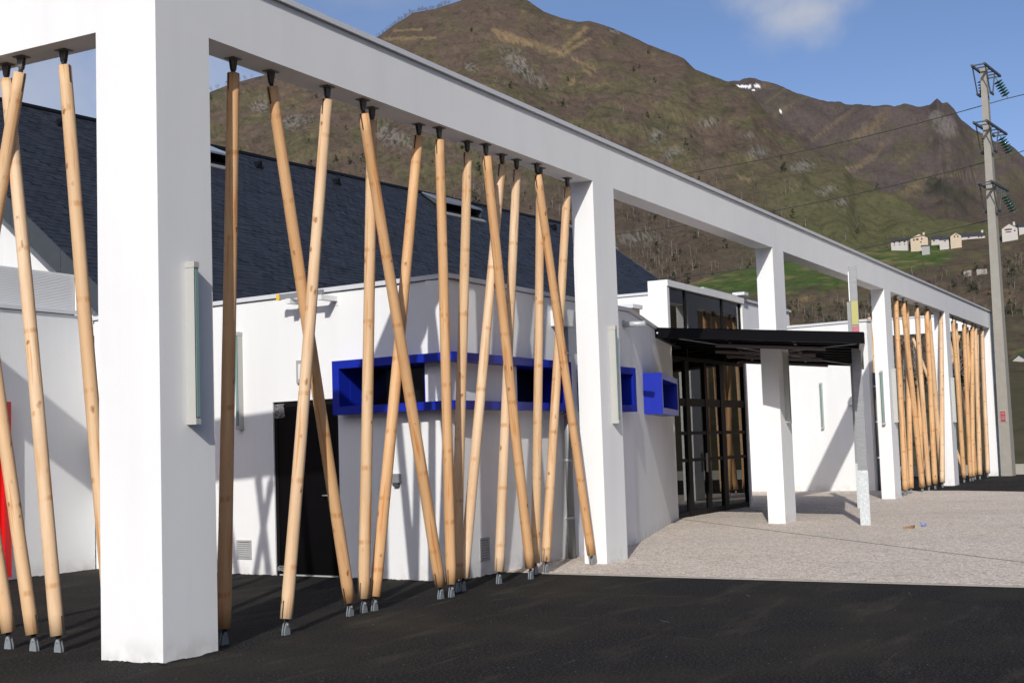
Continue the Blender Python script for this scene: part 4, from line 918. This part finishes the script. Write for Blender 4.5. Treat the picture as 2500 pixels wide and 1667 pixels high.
for s_, rn in ((5.85, .74), (12.0, .76), (15.05, .78), (26.45, .74)):
    bm = NB(); a0, a1 = s_-.13, s_+.13
    v = [bm.verts.new(p) for p in (hp(a0, rn, .02), hp(a1, rn, .02), hp(a1-.03, rn-.02, .24), hp(a0-.0, rn-.02, .03), hp(s_+.05, rn-.28, .03))]
    bm.faces.new((v[0], v[1], v[2])); bm.faces.new((v[1], v[4], v[2])); bm.faces.new((v[0], v[2], v[4])); obj('roof_vent', bm, M_BLACK, hall)
M_PANE = NM('roof_window_pane').set(Roughness=.08, Specular_IOR_Level=.8); M_PANE.col((.16, .19, .24)); M_PANE = M_PANE.m
for s_ in (9.75, 20.55, 29.0):
    a0, a1 = s_-.95, s_+.95; bm = NB(); slab(bm, a0-.06, a1+.06, .22, 1.12, .0, .06); rw = obj('roof_window', bm, M_BLACK, hall)
    lift = .34; bm = NB()
    hexa(bm, [hp(a0, 1.15, lift), hp(a1, 1.15, lift), hp(a1, .2, .07), hp(a0, .2, .07), hp(a0, 1.15, lift+.05), hp(a1, 1.15, lift+.05), hp(a1, .2, .11), hp(a0, .2, .11)]); obj('sash', bm, M_PANE, rw)
    for ss in (a0, a1-.03):
        bm = NB(); v = [bm.verts.new(p) for p in (hp(ss, 1.1, .05), hp(ss, .25, .06), hp(ss, 1.1, lift-.01), hp(ss+.03, 1.1, .05), hp(ss+.03, .25, .06), hp(ss+.03, 1.1, lift-.01))]
        bm.faces.new(v[:3]); bm.faces.new(v[3:][::-1]); bm.faces.new((v[0], v[2], v[5], v[3])); bm.faces.new((v[1], v[4], v[5], v[2])); obj('cheek', bm, M_DARKSTEEL, rw)
    bm = NB(); slab(bm, a0-.06, a1+.06, 1.13, 1.24, .02, .055); obj('sill_flashing', bm, M_GREYALU, rw)

# ------------------------------------------------------------------ utility poles and cables
M_SIGN = simple('faded_red', (.34, .05, .065), .6)
def utility_pole(loc, h, label):
    t = thing('utility_pole', label, 'utility pole', loc, 'concrete power poles', rad(-5.8))
    bm = NB(); n = 10
    def sec(z): return lerp(.245, .115, z/h), lerp(.19, .10, z/h)
    for j in range(n):
        a, b = h*j/n-(.5 if j == 0 else 0), h*(j+1)/n; A, B = sec(max(a, 0)), sec(b)
        hexa(bm, [(-A[0], -A[1], a), (A[0], -A[1], a), (A[0], A[1], a), (-A[0], A[1], a), (-B[0], -B[1], b), (B[0], -B[1], b), (B[0], B[1], b), (-B[0], B[1], b)])
        bm.faces.ensure_lookup_table()
    bmesh.ops.remove_doubles(bm, verts=bm.verts, dist=.0005); obj('shaft', bm, M_POLECONC, t, True)
    bm = NB(); bx(bm, -.11, .11, -.208, -.200, .3, h*.98)
    bm.free()
    for zz, e0, e1_ in ((h-.05, -.75, 1.40), (h-2.10, -.95, 1.80), (h-4.2, -.85, 1.50)):
        bm = NB()
        for yy in (-.245, .185): bx(bm, e0, e1_, yy, yy+.06, zz, zz+.08)
        for k in range(6):
            x_ = lerp(e0, e1_-.06, k/5); bx(bm, x_, x_+.045, -.184, .184, zz+.01, zz+.05)
        arm = obj('crossarm', bm, M_DARKSTEEL, t, True)
        bm = NB()
        for sg in (-1, 1):
            tube(bm, (sg*.62, -.215, zz), (sg*.16, -.22, zz-.85), .022, n=6); tube(bm, (sg*.62, .215, zz), (sg*.16, .22, zz-.85), .022, n=6)
        bx(bm, -.24, .24, -.245, -.20, zz-.9, zz-.82); bx(bm, -.24, .24, .20, .245, zz-.9, zz-.82); obj('brace', bm, M_DARKSTEEL, arm, True)
        for x_, tilt, big in ((.95, (.06, -.30), True), (.42, (.02, -.04), False)):
            if not big and zz < h-3: continue
            bm = NB(); a = Vector((x_, -.12 if big else .2, zz-.02)); d = Vector((tilt[0], tilt[1], -.66)).normalized()
            tube(bm, a, a+d*.95, .014, n=6)
            for k in range(6): 
                c = a+d*(.24+.105*k); tube(bm, c, c+d*.035, .05, .165, n=14); tube(bm, c+d*.035, c+d*.075, .165, .04, n=14)
            obj('insulator', bm, M_GREENGLASS, arm, True)
    bm = NB(); bx(bm, -.256, -.246, -.085, .085, 1.86, 2.22); sg = obj('warning_sign', bm, M_SIGN, t, True); sg['label'] = 'small red and white warning plates'
    bm = NB(); bx(bm, -.245, -.238, -.10, .10, 1.84, 2.24); bx(bm, -.259, -.257, -.06, .06, 1.95, 1.97); bx(bm, -.259, -.257, -.06, .06, 2.02, 2.035); bx(bm, -.259, -.257, -.06, .06, 2.13, 2.15); obj('sign_backing', bm, M_FARWHITE, sg, True)
    return t
up1 = utility_pole((40.72, -.34, 0), 14.25, 'tall concrete power pole at the right with three crossarms and green insulators')
p2 = thing('utility_pole', 'distant concrete power pole behind the second pillar where the cables end', 'utility pole', (47.6, 17.2, 0))
bm = NB(); tube(bm, (0, 0, -.5), (0, 0, 13.6), .2, .11, n=8); obj('shaft', bm, M_POLECONC, p2, True)
ends = [((41.68, -.92, 13.30), (47.6, 17.2, 13.4)), ((41.68, -.92, 11.25), (47.8, 17.2, 11.1)), ((41.68, -.92, 9.15), (47.6, 17.2, 8.8))]
for i, (a, b) in enumerate(ends):
    c = (72., -6.5, a[2]+9.2)
    cu = bpy.data.curves.new('power_cable', 'CURVE'); cu.dimensions = '3D'; cu.bevel_depth = .016; cu.bevel_resolution = 1
    pts = []
    for k in range(17): t_ = k/16; pts.append((lerp(b[0], a[0], t_), lerp(b[1], a[1], t_), lerp(b[2], a[2], t_)-.35*4*t_*(1-t_)))
    for k in range(1, 13): t_ = k/12; pts.append((lerp(a[0], c[0], t_), lerp(a[1], c[1], t_), lerp(a[2], c[2], t_)-.3*4*t_*(1-t_)))
    sp = cu.splines.new('POLY'); sp.points.add(len(pts)-1)
    for k, p in enumerate(pts): sp.points[k].co = (*p, 1)
    me = bpy.data.meshes.new_from_object(bpy.data.objects.new('tmp', cu)); me.name = 'power_cable'; me.materials.clear(); me.materials.append(M_WIRE)
    o = bpy.data.objects.new('power_cable', me); COL.objects.link(o)
    tag(o, ['topmost', 'middle', 'lowest'][i]+' of the three thin power cables strung from the concrete pole', 'cable', 'power cables')
for o_ in list(bpy.data.objects):
    if o_.name.startswith('tmp'): bpy.data.objects.remove(o_)

# low kerb wall by the pole
tt = thing('low_wall', 'low grey concrete wall at the far edge of the asphalt behind the pole', 'wall', (42, -1, 0))
x0 = -9.0
for k in range(10):
    a = -9.5+k*1.7; bm = NB(); bx(bm, 42.0, 42.25, a, a+1.685, -.3, .36); obj('wall_block', bm, M_CONCRETE, tt, bevel=.01)

# ------------------------------------------------------------------ village houses on the hill
def polar(az, r): return CX+r*math.cos(rad(az)), CY+r*math.sin(rad(az))
def house(az, rr_, el, wd, dp, hw, hr, label, wall=M_FARWHITE, roof=M_FARSLATE, gable=False, turn=0, windows=(), chim=None, hip=False, cat='house'):
    x, y = polar(az, rr_); z = 1.6+rr_*math.tan(rad(el))
    t = thing('house', label, cat, (x, y, z), 'houses of the hillside hamlet', rad(az-90+turn))
    hw *= .78; hr *= .80; wd *= .92; windows = [(a_*.92, b_*.78, c_*.9, d_*.8) for a_, b_, c_, d_ in windows]
    w2, d2 = wd/2, dp/2; ov = .3
    bm = NB()
    if gable:
        P = [(-w2, -d2, -4), (w2, -d2, -4), (w2, -d2, hw), (0, -d2, hw+hr), (-w2, -d2, hw)]
        A = [bm.verts.new(p) for p in P]; B = [bm.verts.new((p[0], d2, p[2])) for p in P]
    else:
        P = [(-w2, -d2, -4), (-w2, d2, -4), (-w2, d2, hw), (-w2, 0, hw+hr), (-w2, -d2, hw)]
        A = [bm.verts.new(p) for p in P]; B = [bm.verts.new((w2, p[1], p[2])) for p in P]
    bm.faces.new(A); bm.faces.new(B[::-1])
    for i in range(5): bm.faces.new((A[(i+1) % 5], A[i], B[i], B[(i+1) % 5]))
    obj('wall', bm, wall, t, True)
    bm = NB(); k = .12
    def rs(p, q, r_, s_): hexa(bm, [p, q, r_, s_]+[(v[0], v[1], v[2]+.22) for v in (p, q, r_, s_)])
    sl = hr/(w2 if gable else d2)
    if gable:
        h2 = ov*sl; cut = .28 if hip else 0
        rs((-w2-ov, -d2-ov, hw-h2+k), (0, -d2-ov+cut*dp, hw+hr+k), (0, d2+ov, hw+hr+k), (-w2-ov, d2+ov, hw-h2+k)); rs((w2+ov, -d2-ov, hw-h2+k), (w2+ov, d2+ov, hw-h2+k), (0, d2+ov, hw+hr+k), (0, -d2-ov+cut*dp, hw+hr+k))
    else:
        h2 = ov*sl
        rs((-w2-ov, -d2-ov, hw-h2+k), (w2+ov, -d2-ov, hw-h2+k), (w2+ov, 0, hw+hr+k), (-w2-ov, 0, hw+hr+k)); rs((-w2-ov, d2+ov, hw-h2+k), (-w2-ov, 0, hw+hr+k), (w2+ov, 0, hw+hr+k), (w2+ov, d2+ov, hw-h2+k))
    rf = obj('roof', bm, roof, t, True)
    if chim is not None:
        bm = NB(); bx(bm, chim-.45, chim+.45, -.4, .4, hw+hr*.5, hw+hr+1.3); obj('chimney', bm, wall, rf, True)
    for (wx, wz, ww_, wh) in windows:
        bm = NB(); bx(bm, wx-ww_/2, wx+ww_/2, -d2-.05, -d2+.1, wz, wz+wh); fo = obj('window', bm, M_SHUTTER, t, True)
        bm = NB(); bx(bm, wx-ww_*.3, wx+ww_*.3, -d2-.07, -d2-.045, wz+.1, wz+wh-.1); obj('pane', bm, M_DARKPANE, fo, True)
    return t
house(11.95, 648, 7.58, 8.2, 7, 3.4, 1.9, 'long white barn with slate roof at the left end of the hamlet', turn=-12, windows=((-2.4, 2.5, 1, .9), (.2, 2.5, 1, .9), (2.7, 2.5, 1, .9), (-2.4, 1.1, .7, .5), (.2, 1.1, .7, .5), (2.7, 1.1, .7, .5)))
house(11.22, 646, 7.55, 8.4, 9, 4.6, 2.4, 'cream gabled house with white chimney, largest in the hamlet', M_CREAM, gable=True, hip=True, windows=((-2.5, 3.3, .8, 1.1), (-.9, 3.5, 1.4, 1), (1.3, 3.6, .7, 1.2), (.8, 1.9, .8, .7)), chim=2.2)
house(10.98, 636, 7.42, 3.8, 4, 2.0, .5, 'low grey shed in front of the cream gabled house', M_GREYWALL, turn=0, cat='shed')
house(10.52, 652, 7.66, 4.6, 6, 1.9, 2.0, 'small slate roofed house right of the cream one', M_FARWHITE, turn=-8, windows=((-1, .8, .8, .8),))
house(10.22, 640, 7.63, 4.4, 5, 1.8, 1.7, 'low white cottage with a wide slate roof', M_FARWHITE, turn=-6, windows=((0.4, .7, 1.1, .6),))
house(9.78, 640, 7.62, 5.2, 7, 3.3, 1.9, 'pale cream gabled house in the middle of the hamlet', M_CREAM, gable=True, hip=True, windows=((-.5, 2.6, .7, 1), (1.0, 2.6, .7, 1), (.2, 4.1, 1, .5)))
house(9.15, 655, 7.62, 11.8, 6, 2.6, 2.2, 'long white farmhouse with slate roof left of the pole', M_FARWHITE, turn=6, windows=((-2, 1.7, 1, 1.0), (4.2, 1.7, .8, 1), (2.9, 1.7, .8, 1)), chim=4.6)
house(7.70, 640, 7.80, 7.2, 8, 2.6, 2.6, 'chalet with brown roof and dark balcony right of the pole', M_FARWHITE, M_BROWNROOF, gable=True, windows=((-.6, 1.6, 3.4, .9), (-.6, .3, 2.6, .6), (2.3, .7, .8, .8)), chim=2.0)
house(7.15, 648, 7.85, 6, 7, 2.2, 2.0, 'slate roofed house at the far right of the hamlet', M_FARWHITE, turn=8)
house(7.45, 466, 2.35, 6.4, 7, 3.2, 2.6, 'white gabled house on the lower slope right of the pole', M_FARWHITE, gable=True, turn=-25, windows=((-.6, 2.2, .8, .8), (1.4, .8, .8, .8)))
house(12.12, 300, 1.45, 2.6, 4, 2.0, 1.6, 'small dark roofed house glimpsed between the far log poles', M_FARWHITE, windows=((0, .8, .8, .7),))
house(11.05, 310, 1.35, 3.4, 4, 2.4, 1.8, 'white house with a large dark roof behind the far log poles', M_FARWHITE, windows=((.6, 1.0, .8, .8),))
tt = thing('ruined_wall', 'broken pale stone wall among the bare trees below the hamlet', 'wall', (*polar(9.05, 590), 0))
for k in range(9):
    aa = 9.5-k*.1; x, y = polar(aa, 590); z = float(z_H(np.array([aa]), np.array([590.]))[0])
    if k in (3, 4): continue
    bm = NB(); hh = 3.2-.35*abs(k-2)*(.6 if k < 5 else .35); bx(bm, x-.5, x+.5, y-.52, y+.5, z-2, z+.6+hh*.55); obj('wall_block', bm, M_STONE, tt)

# ------------------------------------------------------------------ trees
def tree_proto(seed, h, kind='bare'):
    rr = random.Random(seed); V = []; F = []; Cc = []; part = []
    bark = np.array((.20, .18, .155))*rr.uniform(.7, 1.25); twig = np.array((.085, .067, .052))*rr.uniform(.8, 1.25)
    def tri_tube(a, b, ra, rb, c, pt):
        a, b = np.array(a), np.array(b); d = b-a; d = d/np.linalg.norm(d); x = np.cross(d, [.3, .7, .2]); x /= np.linalg.norm(x); y = np.cross(d, x); i0 = len(V)
        for p, r_ in ((a, ra), (b, rb)):
            for k in range(3): t_ = 2.094*k; V.append(p+r_*(math.cos(t_)*x+math.sin(t_)*y)); Cc.append(c)
        for k in range(3): j = (k+1) % 3; F.append((i0+k, i0+j, i0+3+j)); F.append((i0+k, i0+3+j, i0+3+k)); part.extend([pt, pt])
    if kind == 'bare':
        lean = np.array([rr.uniform(-.06, .06), rr.uniform(-.06, .06), 1.])
        top = lean*h*.72; mid = lean*h*.3
        tri_tube((0, 0, -.8), mid, .17, .12, bark, 0); tri_tube(mid, top, .12, .04, bark, 0)
        for i in range(13):
            t_ = rr.uniform(.25, .98); base = top*t_; az = rr.random()*6.28; ln = h*rr.uniform(.2, .38)*(1.15-.5*t_); up_ = rr.uniform(.55, 1.3)
            d = np.array([math.cos(az), math.sin(az), up_]); d /= np.linalg.norm(d); e = base+d*ln; tri_tube(base, e, .055, .015, bark*.85, 1)
            for j in range(5):
                q = base+d*ln*rr.uniform(.3, 1.0); a2 = rr.random()*6.28; d2 = d*.8+np.array([math.cos(a2), math.sin(a2), rr.uniform(.1, .9)])*.8; d2 /= np.linalg.norm(d2); l2 = h*rr.uniform(.09, .19); e2 = q+d2*l2
                sd2 = np.cross(d2, [rr.random(), rr.random(), rr.random()]); sd2 = sd2/np.linalg.norm(sd2)*rr.uniform(.025, .07); i0 = len(V)
                V.extend([q-sd2*.6, q+sd2*.6, e2+sd2*1.2, e2-sd2*1.2]); Cc.extend([twig]*4); F.append((i0, i0+1, i0+2)); F.append((i0, i0+2, i0+3)); part.extend([1, 1])
    else:
        tri_tube((0, 0, -.8), (0, 0, h*.8), .2, .05, bark*.6, 0); g = np.array((.03, .038, .02))*rr.uniform(.7, 1.4)
        if kind == 'bush': g = np.array((.06, .052, .03))*rr.uniform(.6, 1.3)
        for i in range(70):
            a2 = rr.random()*6.28; t_ = rr.uniform(.12, 1); R = h*.3*math.sin(math.pi*min(1, t_*.85+.12))*rr.uniform(.3, 1.05); p = np.array([R*math.cos(a2), R*math.sin(a2), h*t_]); sz = h*rr.uniform(.05, .11)
            i0 = len(V)
            for k in range(3): V.append(p+np.array([rr.gauss(0, 1), rr.gauss(0, 1), rr.gauss(0, .8)])*sz)
            Cc.extend([g*rr.uniform(.6, 1.5)]*3); F.append((i0, i0+1, i0+2)); part.append(1)
    return np.array(V), np.array(F), np.array(Cc), np.array(part)
BARE = [tree_proto(s, 9.0) for s in range(7)]; EVER = [tree_proto(50+s, 7.0, 'ever') for s in range(4)]; BUSH = [tree_proto(80+s, 3.2, 'bush') for s in range(4)]
def stuff_trees(name, items):
    Vs, Fs, Cs = [], [], []; off = 0
    for (pr, x, y, z, sc, rot, tint) in items:
        V, F_, C_, _ = pr; c, s_ = math.cos(rot), math.sin(rot)
        P = np.stack([(V[:, 0]*c-V[:, 1]*s_)*sc+x, (V[:, 0]*s_+V[:, 1]*c)*sc+y, V[:, 2]*sc+z], 1); Vs.append(P); Fs.append(F_+off); Cs.append(C_*tint); off += len(V)
    V = np.concatenate(Vs); F_ = np.concatenate(Fs); C_ = np.clip(np.concatenate(Cs), 0, 1)
    me = bpy.data.meshes.new(name); me.vertices.add(len(V)); me.vertices.foreach_set('co', V.ravel()); me.loops.add(F_.size); me.loops.foreach_set('vertex_index', F_.ravel().astype(np.int32))
    me.polygons.add(len(F_)); me.polygons.foreach_set('loop_start', np.arange(0, F_.size, 3, dtype=np.int32)); me.update(); me.validate()
    ca = me.color_attributes.new('cover', 'FLOAT_COLOR', 'POINT'); ca.data.foreach_set('color', np.concatenate([C_, np.ones((len(V), 1))], 1).ravel().astype(np.float32))
    me.materials.append(M_TREES); o = bpy.data.objects.new(name, me); COL.objects.link(o); o['kind'] = 'stuff'; return o
nr = np.random.default_rng(11)
def scatter(n, az0, az1, r0, r1, zf, accept):
    az = nr.uniform(az0, az1, n); rr_ = np.sqrt(nr.uniform(r0**2, r1**2, n)) if not callable(r1) else r0+(r1(az)-r0)*nr.uniform(0, 1, n)
    z = zf(az, rr_); el = np.degrees(np.arctan2(z-1.6, rr_)); k = accept(az, rr_, el); return [(az[i], rr_[i], z[i], el[i]) for i in np.nonzero(k)[0]]
def acc_H(az, rr_, el):
    n = fbm(az*2.3, el*5, 5, 271); m = meadow_mask(az, el, n); dens = sstep(.3, .55, fbm(az*1.5, el*3, 4, 333))
    return ~((az < 8.6)&((rr_ < 480)|((el > 1.4)&(el < 4.3))))&(nr.uniform(0, 1, len(az)) < (1-m*.985)*np.clip(.3+dens, 0, 1))&~((el > fH(az)-1.0)&(az > 6.5)&(az < 12.6)&(nr.uniform(0, 1, len(az)) < .93))&~((el > 5.55+np.interp(az, [9.5, 10.5, 13.5, 14, 21], [.6, .9, .9, 0, -.2]))&(az > 9.6)&(az < 21.3)&(nr.uniform(0, 1, len(az)) < .9))
ITEM = []
for (a, r_, z, e) in scatter(5200, 2, 24, 110, 655, z_H, acc_H):
    x, y = polar(a, r_); u_ = nr.uniform()
    pr = EVER[nr.integers(4)] if u_ < .10 else (BUSH[nr.integers(4)] if u_ < .34 else BARE[nr.integers(7)])
    ITEM.append((pr, x, y, z-.2, nr.uniform(.65, 1.2)*(.62 if r_ > 470 else (.9 if r_ > 300 else .8)), nr.uniform(0, 6.28), nr.uniform(.75, 1.3)))
def acc_M1(az, rr_, el):
    return nr.uniform(0, 1, len(az)) < np.clip(np.interp(el, [5, 9.5, 11.5, 12.5], [1, .85, .18, .05])*np.interp(az, [9, 14, 20, 22], [.035, .035, .4, 1])*sstep(.25, .5, fbm(az*1.5, el*3, 4, 343))*1.4, 0, 1)
for (a, r_, z, e) in scatter(5200, 9, 42, 700, lambda a: 700+(R1(a)-700)*.5, z_M1, acc_M1):
    x, y = polar(a, r_); u_ = nr.uniform(); pr = EVER[nr.integers(4)] if u_ < .10 else (BUSH[nr.integers(4)] if u_ < .30 else BARE[nr.integers(7)])
    ITEM.append((pr, x, y, z-.2, nr.uniform(.6, 1.15), nr.uniform(0, 6.28), nr.uniform(.85, 1.4)))
for (a, r_, z, e) in scatter(1500, 12, 42, 900, lambda a: R1(a)*.98, z_M1, lambda a, r_, e: nr.uniform(0, 1, len(a)) < sstep(.52, .66, fbm(a*2, e*3, 4, 353))*np.interp(e, [10, 13, 16, 18], [.7, .6, .35, .2])*np.interp(a, [17, 22], [.12, 1])):
    x, y = polar(a, r_); ITEM.append(((BUSH if nr.uniform() < .6 else EVER)[nr.integers(4)], x, y, z-.3, nr.uniform(.5, 1.2), nr.uniform(0, 6.28), nr.uniform(1.0, 1.8)))
stuff_trees('woodland', ITEM)
# trees one can tell apart: bare trees on the near slopes and along the skyline
def part_mesh(pr, which, name, m):
    V, F_, C_, pt = pr; f_ = F_[pt == which]; ids = np.unique(f_); mp_ = {int(k): i for i, k in enumerate(ids)}
    me = bpy.data.meshes.new(name); me.from_pydata([tuple(V[k]) for k in ids], [], [tuple(mp_[int(k)] for k in t_) for t_ in f_]); me.materials.append(m); return me
def tree_thing(pr, label, group, twm=M_TWIG):
    t = thing('bare_tree', label, 'tree', (0, 0, -500), group)
    for nm, k, m in (('trunk', 0, M_BARK), ('crown', 1, twm)):
        o = bpy.data.objects.new(nm, part_mesh(pr, k, nm, m)); COL.objects.link(o); o.parent = t
    return t
PT = [tree_thing(tree_proto(200+s, 10.0), 'x', 'bare trees standing out on the hillsides') for s in range(6)]
used = [False]*6
def plant(az, r_, z, sc, label):
    k = rnd.randrange(6); src = PT[k]; x, y = polar(az, r_)
    if not used[k]: t = src; used[k] = True; t.location = (x, y, z-.2); t['label'] = label
    else: t = dup(src, (x, y, z-.2), label)
    t.scale = (sc, sc, sc); t.rotation_euler = (0, 0, rnd.random()*6.28)
for (a, r_, z, e) in scatter(150, 8.8, 20, 90, 420, z_H, lambda a, r_, e: nr.uniform(0, 1, len(a)) < .5): plant(a, r_, z, rnd.uniform(.6, .95), 'bare grey tree on the brown wooded slope below the hamlet')
for (a, r_, z, e) in scatter(75, 13.5, 21, 520, 620, z_H, lambda a, r_, e: (e < 5.3)): plant(a, r_, z, rnd.uniform(.55, .85), 'pale trunked bare tree on the slope below the green meadow')
for (a, r_, z, e) in scatter(80, 20, 38, 720, 1000, z_M1, lambda a, r_, e: e > 6): plant(a, r_, z, rnd.uniform(.9, 1.6), 'bare tree on the brown mountain foot above the slate roof')
for a in [41.2, 41.0, 40.75, 40.35, 40.1, 39.8, 39.6, 39.3]: 
    R = float(R1(np.array([a]))[0]); plant(a, R-9, float(z_M1(np.array([a]), np.array([R-9.]))[0])-2.5, rnd.uniform(.9, 1.4), 'small bare tree on the skyline of the lower left spur')
for k in range(52):
    a = lerp(33.9, 30.7, (k+rnd.random())/52); R = float(R1(np.array([a]))[0]); plant(a, R-9, float(z_M1(np.array([a]), np.array([R-9.]))[0])-2.5, rnd.uniform(.9, 1.35)*(1 if a < 33 else .8), 'bare tree on the skyline ridge left of the summit')
for k in range(5):
    if not used[k]: PT[k].location = (*polar(10+k, 300), 5)

# ------------------------------------------------------------------ litter on the paving
tt = thing('cardboard_scrap', 'brown scrap of cardboard lying on the gravel right of the canopy post', 'litter', (14.94, -2.48, .006))
bm = NB(); hexa(bm, [(-.14, -.09, .002), (.15, -.07, .002), (.12, .10, .002), (-.12, .08, .002), (-.14, -.09, .02), (.15, -.07, .05), (.12, .10, .012), (-.12, .08, .03)]); obj('sheet', bm, simple('cardboard', (.30, .18, .09), .9), tt, True)
tt = thing('paper_scrap', 'crumpled blue paper scrap on the gravel beside the cardboard', 'litter', (15.43, -2.62, .006))
bm = NB(); bmesh.ops.create_icosphere(bm, subdivisions=2, radius=.06)
for v in bm.verts: v.co *= rnd.uniform(.6, 1.15); v.co.z = max(v.co.z*.7+.035, .001)
obj('sheet', bm, simple('blue_paper', (.20, .26, .48), .8), tt, True)
